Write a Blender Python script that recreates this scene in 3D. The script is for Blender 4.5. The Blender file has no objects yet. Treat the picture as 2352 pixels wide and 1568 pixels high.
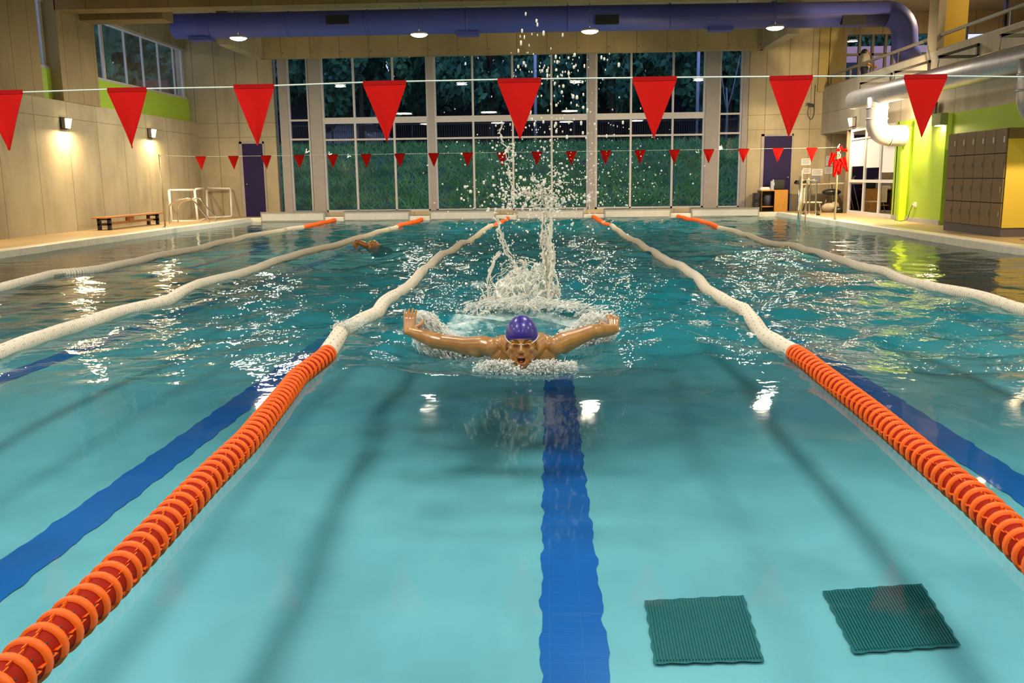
import bpy, bmesh, math, random
import numpy as np
from mathutils import Vector, Matrix, Quaternion

D = bpy.data
COL = bpy.context.scene.collection
sc = bpy.context.scene
R = random.Random(7)
PI = math.pi

# ------------------------------------------------------------------ camera
FPX, PITCH, YAW, ROLL, CH, CY = 2050.0, 0.17929, 0.041002, -0.0126922, 1.06373, -0.289059
def cam_axes():
    cp, sp, cy, sy, cr, sr = math.cos(PITCH), math.sin(PITCH), math.cos(YAW), math.sin(YAW), math.cos(ROLL), math.sin(ROLL)
    f = Vector((-sy*cp, cy*cp, -sp)); r = Vector((cy, sy, 0)); u = r.cross(f)
    return cr*r+sr*u, -sr*r+cr*u, f
AR, AU, AF = cam_axes()
CAMP = Vector((0, CY, CH))
cd = D.cameras.new('camera'); cam = D.objects.new('camera', cd); COL.objects.link(cam)
cd.sensor_width = 36; cd.lens = FPX/2352*36; cd.clip_start = .05; cd.clip_end = 400
cam.matrix_world = Matrix(((AR.x, AU.x, -AF.x, CAMP.x), (AR.y, AU.y, -AF.y, CAMP.y), (AR.z, AU.z, -AF.z, CAMP.z), (0, 0, 0, 1)))
sc.camera = cam
# survey helpers: a point of the photograph on a known real plane
def ray(u, v): return AF+AR*((u-1176)/FPX)-AU*((v-784)/FPX)
def onz(u, v, z): d = ray(u, v); return CAMP+d*((z-CAMP.z)/d.z)
def ony(u, v, y): d = ray(u, v); return CAMP+d*((y-CAMP.y)/d.y)
def onx(u, v, x): d = ray(u, v); return CAMP+d*((x-CAMP.x)/d.x)

# ------------------------------------------------------------------ world, exposure
sc.view_settings.view_transform = 'Standard'; sc.view_settings.look = 'None'
sc.view_settings.exposure = 0.0; sc.view_settings.gamma = 1; sc.view_settings.use_curve_mapping = False
sc.cycles.max_bounces = 8; sc.cycles.diffuse_bounces = 3; sc.cycles.glossy_bounces = 3; sc.cycles.transparent_max_bounces = 14; sc.cycles.adaptive_threshold = .035; sc.cycles.max_bounces = 6
w = D.worlds.new('dusk'); sc.world = w; w.use_nodes = True
nt = w.node_tree; nt.nodes.clear()
wo = nt.nodes.new('ShaderNodeOutputWorld'); bg = nt.nodes.new('ShaderNodeBackground')
tc = nt.nodes.new('ShaderNodeTexCoord'); sp_ = nt.nodes.new('ShaderNodeSeparateXYZ'); cr_ = nt.nodes.new('ShaderNodeValToRGB')
nt.links.new(tc.outputs['Generated'], sp_.inputs[0]); nt.links.new(sp_.outputs['Z'], cr_.inputs[0])
cr_.color_ramp.elements[0].position = 0.0; cr_.color_ramp.elements[0].color = (.62, .66, .95, 1)
cr_.color_ramp.elements[1].position = .7; cr_.color_ramp.elements[1].color = (.22, .34, .85, 1)
nt.links.new(cr_.outputs[0], bg.inputs[0]); bg.inputs[1].default_value = 1.5
nt.links.new(bg.outputs[0], wo.inputs[0])

# ------------------------------------------------------------------ lights of the hall and added near lamps
WARM = (1.0, .72, .38); NEUT = (1.0, .86, .64); NEARC = (1.0, .92, .82)
def area(name, loc, power, size, col, rot=(0, 0, 0), spread=PI):
    l = D.lights.new(name, 'AREA'); l.shape = 'DISK'; l.size = size; l.energy = power; l.color = col; l.spread = spread
    o = D.objects.new(name, l); COL.objects.link(o); o.location = loc; o.rotation_euler = rot
    return o
LAMPS_FAR = [(-6.98, 20.6), (-2.86, 20.6), (.97, 20.6), (5.06, 20.6)]
LAMPS_FILL = [(x, y) for y in (7.4, 3.4, -0.8) for x in (-6.9, -2.8, 1.1, 5.1)]  # unseen rows added to light the near pool, widened for soft shadows
P_FAR, P_NEAR = 170, 80
for x, y in LAMPS_FAR: area('pendant_light', (x, y, 4.235), P_FAR, .36, NEUT)
for x, y in LAMPS_FILL: area('pendant_light', (x, y, 4.25), P_NEAR, .80, NEARC)

# ------------------------------------------------------------------ small helpers
def props(o, label=None, cat=None, group=None, kind=None):
    if label: o['label'] = label
    if cat: o['category'] = cat
    if group: o['group'] = group
    if kind: o['kind'] = kind
    return o
def empty(name, loc=(0, 0, 0), label=None, cat=None, group=None, kind=None, rz=0):
    o = D.objects.new(name, None); COL.objects.link(o); o.location = loc; o.rotation_euler = (0, 0, rz); o.empty_display_size = .1
    return props(o, label, cat, group, kind)
class MB:
    """collects shapes and links them as one mesh object"""
    def __init__(s): s.v = []; s.f = []; s.m = []; s.cm = 0; s.s = []
    def add(s, vs, fs, smooth=False):
        b = len(s.v); s.v += [tuple(p) for p in vs]; s.f += [tuple(b+i for i in f) for f in fs]
        s.m += [s.cm]*len(fs); s.s += [smooth]*len(fs); return s
    def box(s, x0, x1, y0, y1, z0, z1):
        vs = [(x, y, z) for z in (z0, z1) for x, y in ((x0, y0), (x1, y0), (x1, y1), (x0, y1))]
        return s.add(vs, [(3, 2, 1, 0), (4, 5, 6, 7), (0, 1, 5, 4), (1, 2, 6, 5), (2, 3, 7, 6), (3, 0, 4, 7)])
    def obox(s, c, ax, ay, az):
        c, ax, ay, az = map(Vector, (c, ax, ay, az))
        vs = [c+i*ax+j*ay+k*az for k in (-1, 1) for i, j in ((-1, -1), (1, -1), (1, 1), (-1, 1))]
        return s.add(vs, [(3, 2, 1, 0), (4, 5, 6, 7), (0, 1, 5, 4), (1, 2, 6, 5), (2, 3, 7, 6), (3, 0, 4, 7)])
    def bar(s, a, b, t, t2=None):
        a, b = Vector(a), Vector(b); d = (b-a); L = d.length; d.normalize()
        u = Vector((0, 0, 1)) if abs(d.z) < .9 else Vector((1, 0, 0)); x = d.cross(u).normalized(); y = x.cross(d)
        return s.obox((a+b)/2, x*t/2, d*L/2, y*(t2 or t)/2)
    def tube(s, pts, r, n=10, caps=True, ry=None):
        pts = [Vector(p) for p in pts]; rs = r if isinstance(r, (list, tuple)) else [r]*len(pts)
        rings = []; u = None
        for i, p in enumerate(pts):
            d = (pts[min(i+1, len(pts)-1)]-pts[max(i-1, 0)])
            d = d.normalized() if d.length > 1e-9 else Vector((0, 0, 1))
            if u is None:
                a = Vector((0, 0, 1)) if abs(d.z) < .9 else Vector((1, 0, 0)); u = d.cross(a).normalized()
            else:
                u = (u-d*u.dot(d)).normalized()
            w_ = d.cross(u)
            rings.append([p+(u*math.cos(2*PI*k/n)+w_*math.sin(2*PI*k/n))*rs[i] for k in range(n)])
        vs = [q for g in rings for q in g]; fs = []
        for i in range(len(pts)-1):
            for k in range(n): fs.append((i*n+k, i*n+(k+1) % n, (i+1)*n+(k+1) % n, (i+1)*n+k))
        s.add(vs, fs, True)
        if caps:
            b = len(s.v)-len(vs)
            s.f += [tuple(b+k for k in range(n))[::-1], tuple(b+(len(pts)-1)*n+k for k in range(n))]; s.m += [s.cm]*2; s.s += [False]*2
        return s
    def lathe(s, prof, origin, axis=(0, 0, 1), n=20, smooth=True):
        """prof: list of (radius, height) around axis"""
        o = Vector(origin); d = Vector(axis).normalized(); a = Vector((0, 0, 1)) if abs(d.z) < .9 else Vector((1, 0, 0))
        u = d.cross(a).normalized(); w_ = d.cross(u)
        vs = [o+d*h+(u*math.cos(2*PI*k/n)+w_*math.sin(2*PI*k/n))*r for r, h in prof for k in range(n)]
        fs = [(i*n+k, i*n+(k+1) % n, (i+1)*n+(k+1) % n, (i+1)*n+k) for i in range(len(prof)-1) for k in range(n)]
        return s.add(vs, fs, smooth)
    def ell(s, c, rx, ry, rz, n=10, m=6, rot=None):
        vs = []; c = Vector(c)
        for i in range(m+1):
            t = PI*i/m
            for k in range(n):
                p = Vector((rx*math.sin(t)*math.cos(2*PI*k/n), ry*math.sin(t)*math.sin(2*PI*k/n), rz*math.cos(t)))
                if rot: p = rot @ p
                vs.append(c+p)
        fs = [(i*n+k, (i+1)*n+k, (i+1)*n+(k+1) % n, i*n+(k+1) % n) for i in range(m) for k in range(n)]
        return s.add(vs, fs, True)
    def build(s, name, mats, parent=None, label=None, cat=None, group=None, kind=None, bevel=0):
        me = D.meshes.new(name); me.from_pydata([tuple(v) for v in s.v], [], s.f)
        if not isinstance(mats, (list, tuple)): mats = [mats]
        for m in mats: me.materials.append(m)
        me.polygons.foreach_set('material_index', s.m); me.polygons.foreach_set('use_smooth', s.s)
        me.validate(); me.update()
        o = D.objects.new(name, me); COL.objects.link(o)
        if parent: o.parent = parent
        if bevel:
            b = o.modifiers.new('bevel', 'BEVEL'); b.width = bevel; b.segments = 2; b.limit_method = 'ANGLE'
        return props(o, label, cat, group, kind)
def copy_tree(o, parent=None):
    c = o.copy(); COL.objects.link(c)
    if parent: c.parent = parent
    for ch in list(o.children): copy_tree(ch, c)
    return c

# ------------------------------------------------------------------ materials
def new_mat(name):
    m = D.materials.new(name); m.use_nodes = True; m.node_tree.nodes.clear()
    return m, m.node_tree
def N(t, typ, **k):
    n = t.nodes.new(typ)
    for a, b in k.items(): setattr(n, a, b)
    return n
def mathn(t, op, a, b=None, c=None):
    n = N(t, 'ShaderNodeMath', operation=op)
    for i, x in enumerate((a, b, c)):
        if x is None: continue
        if isinstance(x, (int, float)): n.inputs[i].default_value = x
        else: t.links.new(x, n.inputs[i])
    return n.outputs[0]
def mixc(t, f, a, b, blend='MIX'):
    n = N(t, 'ShaderNodeMix', data_type='RGBA', blend_type=blend)
    for i, x in ((0, f), (6, a), (7, b)):
        if isinstance(x, (int, float)): n.inputs[i].default_value = x
        elif isinstance(x, tuple): n.inputs[i].default_value = (*x[:3], 1)
        else: t.links.new(x, n.inputs[i])
    return n.outputs[2]
def noise(t, scale, detail=3, vec=None, rough=.5):
    n = N(t, 'ShaderNodeTexNoise'); n.inputs['Scale'].default_value = scale; n.inputs['Detail'].default_value = detail; n.inputs['Roughness'].default_value = rough
    if vec is not None: t.links.new(vec, n.inputs['Vector'])
    return n.outputs['Fac']
def ramp(t, f, lo, hi):
    n = N(t, 'ShaderNodeMapRange'); n.inputs[1].default_value = lo; n.inputs[2].default_value = hi
    n.interpolation_type = 'SMOOTHSTEP'; t.links.new(f, n.inputs[0]); return n.outputs[0]
def pos(t, scale=(1, 1, 1)):
    g = N(t, 'ShaderNodeNewGeometry'); m = N(t, 'ShaderNodeMapping'); m.inputs['Scale'].default_value = scale
    t.links.new(g.outputs['Position'], m.inputs[0]); return m.outputs[0]
def bsdf(t, col, rough=.6, metal=0, spec=.5, bump=None, bstr=.2, bdist=.01, trans=0, coat=0):
    b = N(t, 'ShaderNodeBsdfPrincipled'); o = N(t, 'ShaderNodeOutputMaterial'); t.links.new(b.outputs[0], o.inputs[0])
    if isinstance(col, tuple): b.inputs['Base Color'].default_value = (*col[:3], 1)
    else: t.links.new(col, b.inputs['Base Color'])
    if isinstance(rough, (int, float)): b.inputs['Roughness'].default_value = rough
    else: t.links.new(rough, b.inputs['Roughness'])
    b.inputs['Metallic'].default_value = metal; b.inputs['Specular IOR Level'].default_value = spec
    b.inputs['Transmission Weight'].default_value = trans; b.inputs['Coat Weight'].default_value = coat
    if bump is not None:
        bn = N(t, 'ShaderNodeBump'); bn.inputs['Strength'].default_value = bstr; bn.inputs['Distance'].default_value = bdist
        t.links.new(bump, bn.inputs['Height']); t.links.new(bn.outputs[0], b.inputs['Normal'])
    return b
_mc = {}
def flat(name, col, rough=.6, metal=0, var=.12, scale=6, spec=.5, coat=0):
    if name in _mc: return _mc[name]
    m, t = new_mat(name)
    n = noise(t, scale, 3, pos(t))
    c = mixc(t, n, tuple(x*(1-var) for x in col), tuple(min(1, x*(1+var)) for x in col))
    bsdf(t, c, rough, metal, spec, bump=n, bstr=.08, coat=coat)
    _mc[name] = m; return m
def emis(name, col, strength):
    if name in _mc: return _mc[name]
    m, t = new_mat(name); e = N(t, 'ShaderNodeEmission'); e.inputs[0].default_value = (*col, 1); e.inputs[1].default_value = strength
    o = N(t, 'ShaderNodeOutputMaterial'); t.links.new(e.outputs[0], o.inputs[0]); _mc[name] = m; return m

def concrete(name, axis, base=(.46, .41, .31), sp=.62, joint_z=(), hole_z=None, off=0.0, dark=.55):
    """board-marked cast concrete: vertical form joints along one axis, optional tie holes"""
    m, t = new_mat(name)
    g = N(t, 'ShaderNodeNewGeometry'); s = N(t, 'ShaderNodeSeparateXYZ'); t.links.new(g.outputs['Position'], s.inputs[0])
    u = s.outputs[axis]; z = s.outputs['Z']
    big = noise(t, .55, 4, pos(t)); st = noise(t, 1.0, 5, pos(t, (2.0, 2.0, .45)), .6); fine = noise(t, 28, 4, pos(t), .65)
    c = mixc(t, ramp(t, big, .3, .7), tuple(x*.70 for x in base), tuple(x*1.10 for x in base))
    c = mixc(t, mathn(t, 'MULTIPLY', ramp(t, st, .45, .75), .42), c, tuple(x*.42 for x in base))
    c = mixc(t, mathn(t, 'MULTIPLY', fine, .22), c, tuple(x*.6 for x in base))
    fr = mathn(t, 'FRACT', mathn(t, 'ADD', mathn(t, 'DIVIDE', u, sp), 50+off))
    j = mathn(t, 'LESS_THAN', fr, .020/sp)
    for zz in joint_z:
        jz = mathn(t, 'LESS_THAN', mathn(t, 'ABSOLUTE', mathn(t, 'SUBTRACT', z, zz)), .007); j = mathn(t, 'MAXIMUM', j, jz)
    pan = N(t, 'ShaderNodeTexWhiteNoise', noise_dimensions='1D'); t.links.new(mathn(t, 'FLOOR', mathn(t, 'ADD', mathn(t, 'DIVIDE', u, sp), 50+off)), pan.inputs['W'])
    c = mixc(t, mathn(t, 'MULTIPLY', pan.outputs['Value'], .22), c, tuple(x*.62 for x in base))
    if hole_z is not None:
        du = mathn(t, 'SUBTRACT', mathn(t, 'MULTIPLY', fr, sp), .06); dz = mathn(t, 'SUBTRACT', z, hole_z)
        dd = mathn(t, 'ADD', mathn(t, 'MULTIPLY', du, du), mathn(t, 'MULTIPLY', dz, dz))
        j = mathn(t, 'MAXIMUM', j, mathn(t, 'LESS_THAN', dd, .0006))
    c = mixc(t, mathn(t, 'MULTIPLY', j, dark), c, (.07, .055, .035))
    h = mathn(t, 'SUBTRACT', mathn(t, 'MULTIPLY', fine, .4), j)
    bsdf(t, c, .78, bump=h, bstr=.35, bdist=.006)
    return m
CB = (.52, .445, .30)
M_conc_left = concrete('concrete_left', 'Y', CB, 1.24, (2.43,), off=.1)
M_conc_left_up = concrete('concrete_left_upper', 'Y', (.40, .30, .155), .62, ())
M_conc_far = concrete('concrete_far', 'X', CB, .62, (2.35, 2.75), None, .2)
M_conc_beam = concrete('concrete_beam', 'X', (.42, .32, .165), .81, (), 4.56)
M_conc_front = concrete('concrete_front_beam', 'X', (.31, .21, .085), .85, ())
M_conc_right = concrete('concrete_right', 'Y', (.48, .44, .37), 2.6, (2.75,), None, .35)
M_conc_plain = concrete('concrete_plain', 'Y', (.44, .38, .27), 2.1, ())
M_soffit = concrete('concrete_soffit', 'X', (.40, .35, .26), 3.1, ())

def deck_mat():
    m, t = new_mat('deck_tiles')
    n = noise(t, 1.2, 4, pos(t)); f = noise(t, 60, 2, pos(t))
    c = mixc(t, n, (.36, .26, .125), (.46, .345, .18)); c = mixc(t, mathn(t, 'MULTIPLY', f, .3), c, (.28, .20, .11))
    bsdf(t, c, .5, bump=f, bstr=.15)
    return m
M_deck = deck_mat()
def tile_mat(name, a, b):
    m, t = new_mat(name)
    br = N(t, 'ShaderNodeTexBrick'); br.offset = 0; t.links.new(pos(t, (1, 1, 1)), br.inputs[0])
    br.inputs['Scale'].default_value = 1; br.inputs['Mortar Size'].default_value = .002; br.inputs['Brick Width'].default_value = .12; br.inputs['Row Height'].default_value = .06
    n = noise(t, .9, 4, pos(t)); n2 = noise(t, 2.6, 3, pos(t, (1, .6, 1)))
    c = mixc(t, ramp(t, n, .25, .75), a, b); c = mixc(t, mathn(t, 'MULTIPLY', ramp(t, n2, .4, .7), .6), c, tuple(x*.82 for x in a))  # blotches imitate soft caustic light in the tile colour
    c = mixc(t, mathn(t, 'MULTIPLY', br.outputs['Fac'], .10), c, (.25, .5, .5))
    bsdf(t, c, .35); return m
M_pool = tile_mat('pool_tiles', (.24, .53, .60), (.32, .63, .70))
M_line = tile_mat('line_tiles', (.0, .12, .50), (.0, .16, .60))
M_white = flat('white_paint', (.72, .70, .66), .45)
M_gutter = flat('gutter_stone', (.72, .68, .60), .4, var=.2, scale=9)
M_green = flat('green_paint', (.35, .53, .045), .55, var=.06, scale=1.5)
M_green_hi = flat('lime_paint', (.44, .64, .015), .5, var=.04)
M_yellow = flat('yellow_paint', (.62, .43, .05), .55, var=.08, scale=2)
M_blue = flat('blue_duct_paint', (.065, .085, .40), .5, var=.10, scale=2)
M_door = flat('door_purple', (.020, .012, .075), .65, var=.15, scale=3, spec=.2)
M_frame = flat('window_frame_aluminium', (.50, .48, .50), .4, .0, var=.05)
M_dark = flat('dark_metal', (.02, .02, .022), .5)
M_black = flat('black_plastic', (.012, .012, .014), .35)
M_rail = flat('rail_grey', (.22, .19, .16), .45)
M_steel = flat('polished_steel', (.72, .70, .66), .18, 1.0, var=.05)
M_pole = flat('pole_brass_grey', (.42, .37, .25), .4, .6)
M_wood = flat('bench_wood', (.42, .17, .05), .4, var=.3, scale=20)
M_wood2 = flat('desk_wood', (.52, .25, .04), .45, var=.2, scale=14)
M_red = flat('pennant_red', (.56, .005, .003), .8, var=.06, scale=30, spec=.15)
M_redhem = flat('pennant_hem_red', (.37, .003, .002), .8, var=.06, scale=30, spec=.15)
M_cord = flat('cord_white', (.70, .75, .66), .6)
M_orange = flat('float_orange', (.84, .120, .002), .45, var=.06, scale=30, spec=.3)
M_orange_in = flat('float_orange_shaded', (.30, .010, .0006), .7, var=.12, scale=30, spec=.15)  # same orange plastic, recess shade put into a darker red
M_cream = flat('float_cream', (.66, .59, .47), .45, var=.06, scale=30, coat=.1)
M_cream_in = flat('float_cream_core', (.30, .23, .15), .5, var=.1, scale=30)  # groove shade between the rings put into a darker core colour
M_locker = flat('locker_brown', (.165, .108, .045), .5, var=.12, scale=8)
M_lockgap = flat('locker_gap', (.03, .02, .012), .6)
M_plinth = flat('locker_plinth', (.10, .08, .085), .6)
M_skirt = flat('skirting_grey', (.42, .42, .42), .5)
M_paper = flat('paper_white', (.80, .78, .80), .7, var=.04)
M_ink = flat('ink_grey', (.28, .28, .32), .7)
M_cap = flat('swim_cap_violet', (.018, .007, .20), .36, var=.05, scale=3, coat=.2)
M_brow = flat('eyebrow_dark', (.04, .02, .01), .6)
M_lens = flat('goggle_lens', (.06, .018, .004), .12, coat=.8)
M_gasket = flat('goggle_orange', (.75, .28, .02), .3)
M_strap = flat('goggle_strap', (.65, .62, .60), .35)
M_mouth = flat('mouth_inside', (.10, .012, .01), .4)
M_teeth = flat('teeth', (.75, .70, .62), .25)
M_lip = flat('lips', (.50, .13, .08), .35)
M_oshirt = flat('orange_shirt', (.55, .10, .01), .8)
M_shirt = flat('grey_shirt', (.40, .38, .34), .8)
M_jeans = flat('dark_trousers', (.03, .035, .06), .8)
M_hair = flat('hair_black', (.012, .010, .009), .5)
M_brick = flat('red_brick', (.30, .12, .09), .8, var=.25, scale=12)
M_mauve = flat('mauve_render', (.80, .42, .40), .8, var=.1)
M_bark = flat('bark', (.05, .035, .03), .9, var=.4, scale=8)
M_vent = flat('vent_black', (.010, .010, .014), .6)
M_carw = flat('car_white', (.62, .66, .80), .3, coat=.5)
M_bag = flat('bag_pale', (.45, .38, .30), .8, var=.4, scale=10)
M_bluebin = flat('bin_blue_grey', (.05, .06, .10), .6)
def silver():
    m, t = new_mat('spiral_duct_silver')
    wv = N(t, 'ShaderNodeTexWave'); wv.inputs['Scale'].default_value = 2.6; wv.bands_direction = 'Y'; t.links.new(pos(t, (1, 1, .35)), wv.inputs[0])
    n = noise(t, 7, 3, pos(t))
    bsdf(t, mixc(t, n, (.36, .35, .40), (.56, .55, .58)), .42, .7, bump=wv.outputs['Fac'], bstr=.25, bdist=.004); return m
M_silver = silver()
def skin(name, a, b):
    m, t = new_mat(name); n = noise(t, 14, 4, pos(t)); n2 = noise(t, 70, 2, pos(t))
    bs = bsdf(t, mixc(t, ramp(t, n, .3, .7), a, b), .36, spec=.5, bump=n2, bstr=.18, bdist=.002, coat=.25)
    bs.inputs['Subsurface Weight'].default_value = .12; bs.inputs['Subsurface Radius'].default_value = (.02, .008, .004); bs.inputs['Coat Roughness'].default_value = .12
    return m
M_skin = skin('wet_skin', (.26, .115, .022), (.37, .17, .038))
M_skin2 = skin('wet_skin_dark', (.34, .11, .02), (.44, .17, .04))
def glass(name, refl=1.0, tint=(.90, .95, .96)):
    m, t = new_mat(name)
    tr = N(t, 'ShaderNodeBsdfTransparent'); tr.inputs[0].default_value = (*tint, 1)
    gl = N(t, 'ShaderNodeBsdfGlossy'); gl.inputs['Roughness'].default_value = .004; gl.inputs[0].default_value = (1, 1, 1, 1)
    fr = N(t, 'ShaderNodeFresnel'); fr.inputs[0].default_value = 1.5
    mx = N(t, 'ShaderNodeMixShader'); o = N(t, 'ShaderNodeOutputMaterial')
    t.links.new(mathn(t, 'MULTIPLY', fr.outputs[0], refl), mx.inputs[0]); t.links.new(tr.outputs[0], mx.inputs[1]); t.links.new(gl.outputs[0], mx.inputs[2]); t.links.new(mx.outputs[0], o.inputs[0])
    return m
M_glass = glass('window_glass', .42)
M_glass_dark = glass('door_glass', 1.3, (.80, .80, .80))
def water_mat():
    m, t = new_mat('pool_water')
    at = N(t, 'ShaderNodeAttribute', attribute_name='chop'); af = N(t, 'ShaderNodeAttribute', attribute_name='foam')
    p = pos(t); n1 = noise(t, 9, 2, p, .45); n2 = noise(t, 26, 2, pos(t, (1, .8, 1)), .5); n3 = noise(t, 2.2, 1, p, .4)
    h = mathn(t, 'ADD', mathn(t, 'MULTIPLY', n1, 1.0), mathn(t, 'MULTIPLY', n2, .32))
    h = mathn(t, 'ADD', mathn(t, 'MULTIPLY', h, at.outputs['Fac']), mathn(t, 'MULTIPLY', n3, .15))
    bn = N(t, 'ShaderNodeBump'); bn.inputs['Strength'].default_value = 1.0; bn.inputs['Distance'].default_value = .024
    t.links.new(h, bn.inputs['Height'])
    fr = N(t, 'ShaderNodeFresnel'); fr.inputs[0].default_value = 1.333; t.links.new(bn.outputs[0], fr.inputs['Normal'])
    tr = N(t, 'ShaderNodeBsdfTransparent'); 
    # Beer's law: the further light travels through the basin (0.6 m / cos), the more red it loses
    ge = N(t, 'ShaderNodeNewGeometry'); dt = N(t, 'ShaderNodeVectorMath', operation='DOT_PRODUCT'); t.links.new(ge.outputs['Normal'], dt.inputs[0]); t.links.new(ge.outputs['Incoming'], dt.inputs[1])
    L = mathn(t, 'DIVIDE', .6, mathn(t, 'ADD', mathn(t, 'ABSOLUTE', dt.outputs['Value']), .03)); cb_ = N(t, 'ShaderNodeCombineColor')
    for i_, k_ in enumerate((.30, .085, .075)): t.links.new(mathn(t, 'POWER', math.exp(-k_), L), cb_.inputs[i_])
    t.links.new(cb_.outputs[0], tr.inputs[0])
    gl = N(t, 'ShaderNodeBsdfGlossy'); gl.inputs['Roughness'].default_value = .04; t.links.new(bn.outputs[0], gl.inputs['Normal'])
    # suspended air bubbles and the body of churned water scatter a little teal light
    df = N(t, 'ShaderNodeBsdfDiffuse'); df.inputs[0].default_value = (.006, .20, .25, 1); t.links.new(bn.outputs[0], df.inputs['Normal'])
    body = N(t, 'ShaderNodeMixShader'); t.links.new(mathn(t, 'MULTIPLY', ramp(t, at.outputs['Fac'], .1, 1.0), .62), body.inputs[0])
    t.links.new(tr.outputs[0], body.inputs[1]); t.links.new(df.outputs[0], body.inputs[2])
    mx = N(t, 'ShaderNodeMixShader'); t.links.new(fr.outputs[0], mx.inputs[0]); t.links.new(body.outputs[0], mx.inputs[1]); t.links.new(gl.outputs[0], mx.inputs[2])
    fo = N(t, 'ShaderNodeBsdfPrincipled'); fo.inputs['Base Color'].default_value = (.56, .70, .68, 1); fo.inputs['Roughness'].default_value = .5
    fn = noise(t, 9, 6, pos(t, (1, .55, 1)), .68); fv = noise(t, 3.0, 2, p)
    fm = mathn(t, 'ADD', mathn(t, 'ADD', fn, mathn(t, 'MULTIPLY', fv, .25)), mathn(t, 'SUBTRACT', mathn(t, 'MULTIPLY', af.outputs['Fac'], .62), .62))
    fmask = mathn(t, 'MULTIPLY', mathn(t, 'MULTIPLY', ramp(t, fm, .44, .78), .82), mathn(t, 'GREATER_THAN', af.outputs['Fac'], .02))
    mf = N(t, 'ShaderNodeMixShader'); t.links.new(fmask, mf.inputs[0]); t.links.new(mx.outputs[0], mf.inputs[1]); t.links.new(fo.outputs[0], mf.inputs[2])
    o = N(t, 'ShaderNodeOutputMaterial'); t.links.new(mf.outputs[0], o.inputs[0]); return m
M_water = water_mat()
def spray_mat(name, alpha, col=(.90, .86, .76)):
    m, t = new_mat(name)
    b = N(t, 'ShaderNodeBsdfPrincipled'); b.inputs['Base Color'].default_value = (*col, 1); b.inputs['Roughness'].default_value = .12; b.inputs['Coat Weight'].default_value = .5
    tl = N(t, 'ShaderNodeBsdfTranslucent'); tl.inputs[0].default_value = (*col, 1); tr = N(t, 'ShaderNodeBsdfTransparent')
    a = N(t, 'ShaderNodeMixShader'); a.inputs[0].default_value = .35; t.links.new(b.outputs[0], a.inputs[1]); t.links.new(tl.outputs[0], a.inputs[2])
    c = N(t, 'ShaderNodeMixShader'); c.inputs[0].default_value = alpha; t.links.new(tr.outputs[0], c.inputs[1]); t.links.new(a.outputs[0], c.inputs[2])
    o = N(t, 'ShaderNodeOutputMaterial'); t.links.new(c.outputs[0], o.inputs[0]); return m
M_spray = spray_mat('spray_droplets', .80, (.95, .91, .83))
M_froth = spray_mat('froth', .72, (.93, .94, .90))
M_sheet = spray_mat('thrown_sheet', .5, (.80, .84, .78))

# ------------------------------------------------------------------ dimensions
XL, XR, YF, YN = -8.2, 6.2, 24.3, -.3          # pool basin
WL, WR, WY = -10.0, 7.65, 25.6                  # walls
ZD, ZC, PD = .10, 5.4, -.60                     # deck, ceiling, pool floor
def S(mb, name, mat, **k): return mb.build(name, mat, kind='structure', **k)

# pool basin
b = MB(); b.box(XL-.1, XR+.1, YN-.1, YF+.1, PD-.2, PD); S(b, 'floor', M_pool)
b = MB(); b.box(XL-.3, XL, YN, YF, PD, .02); b.box(XR, XR+.3, YN, YF, PD, .02); b.box(XL-.3, XR+.3, YF, YF+.25, PD, -.03); b.box(XL-.3, XR+.3, YN-.3, YN, PD, .02)
S(b, 'wall_pool_basin', M_pool)
# lane marks on the pool floor
LW = 2.43955; X0 = -6.010962
def wig(y, s): return .0065*math.sin(y*17+s)+.004*math.sin(y*41+s*2)+.0025*math.sin(y*97+s)
for k in range(6):
    xc = X0+(k-.5)*LW
    b = MB(); ys = [0.6+i*.05 for i in range(int((22.8-.6)/.05))]
    vs = []; fs = []
    for i, y in enumerate(ys):
        vs += [(xc-.12+wig(y, k), y, PD+.004), (xc+.12+wig(y, k+3), y, PD+.004)]
        if i: fs.append((2*i-2, 2*i-1, 2*i+1, 2*i))
    b.add(vs, fs); b.box(xc-.45, xc+.45, 22.7, 22.95, PD+.001, PD+.005)
    S(b, 'trim_%d' % (k+1), M_line)
# deck
b = MB(); b.box(WL-.3, XL-.25, -6, WY+.1, -.1, ZD); b.box(XR+.25, 12.5, -6, WY+.1, -.1, ZD); b.box(XL-.25, XR+.25, YF+.25, WY+.1, -.1, ZD); b.box(XL-.25, XR+.25, -6, YN-.25, -.1, ZD)
S(b, 'floor_deck', M_deck)
b = MB(); b.box(XL-.26, XL+.01, YN, YF, -.12, ZD+.012); b.box(XR-.01, XR+.26, YN, YF, -.12, ZD+.012); b.box(XL-.26, XR+.26, YF-.01, YF+.27, -.12, ZD+.012)
S(b, 'trim_pool_edge', M_gutter, bevel=.02)

# walls
b = MB(); b.box(WL-.5, WL, -6, WY+.3, -.1, 2.78); S(b, 'wall_left', M_conc_left)
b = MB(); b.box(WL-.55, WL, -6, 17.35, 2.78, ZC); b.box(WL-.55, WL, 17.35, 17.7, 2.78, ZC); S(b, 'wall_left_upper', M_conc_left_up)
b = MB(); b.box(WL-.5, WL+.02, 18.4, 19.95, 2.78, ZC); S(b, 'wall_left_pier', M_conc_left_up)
b = MB(); b.box(WL-.5, WL-.2, 17.7, 18.4, 2.78, 3.42); b.box(WL-.5, WL-.2, 19.95, WY, 2.78, 3.42); S(b, 'wall_left_green', M_green)
b = MB(); b.box(WL-.5, WL-.2, 19.95, WY, 4.80, ZC); b.box(WL-.5, WL-.2, 17.7, 18.4, 4.8, ZC); S(b, 'wall_left_lintel', M_conc_plain)
GX0, GX1 = -7.75, 5.62
b = MB(); b.box(WL-.5, GX0, WY, WY+.3, -.1, ZC)
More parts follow.
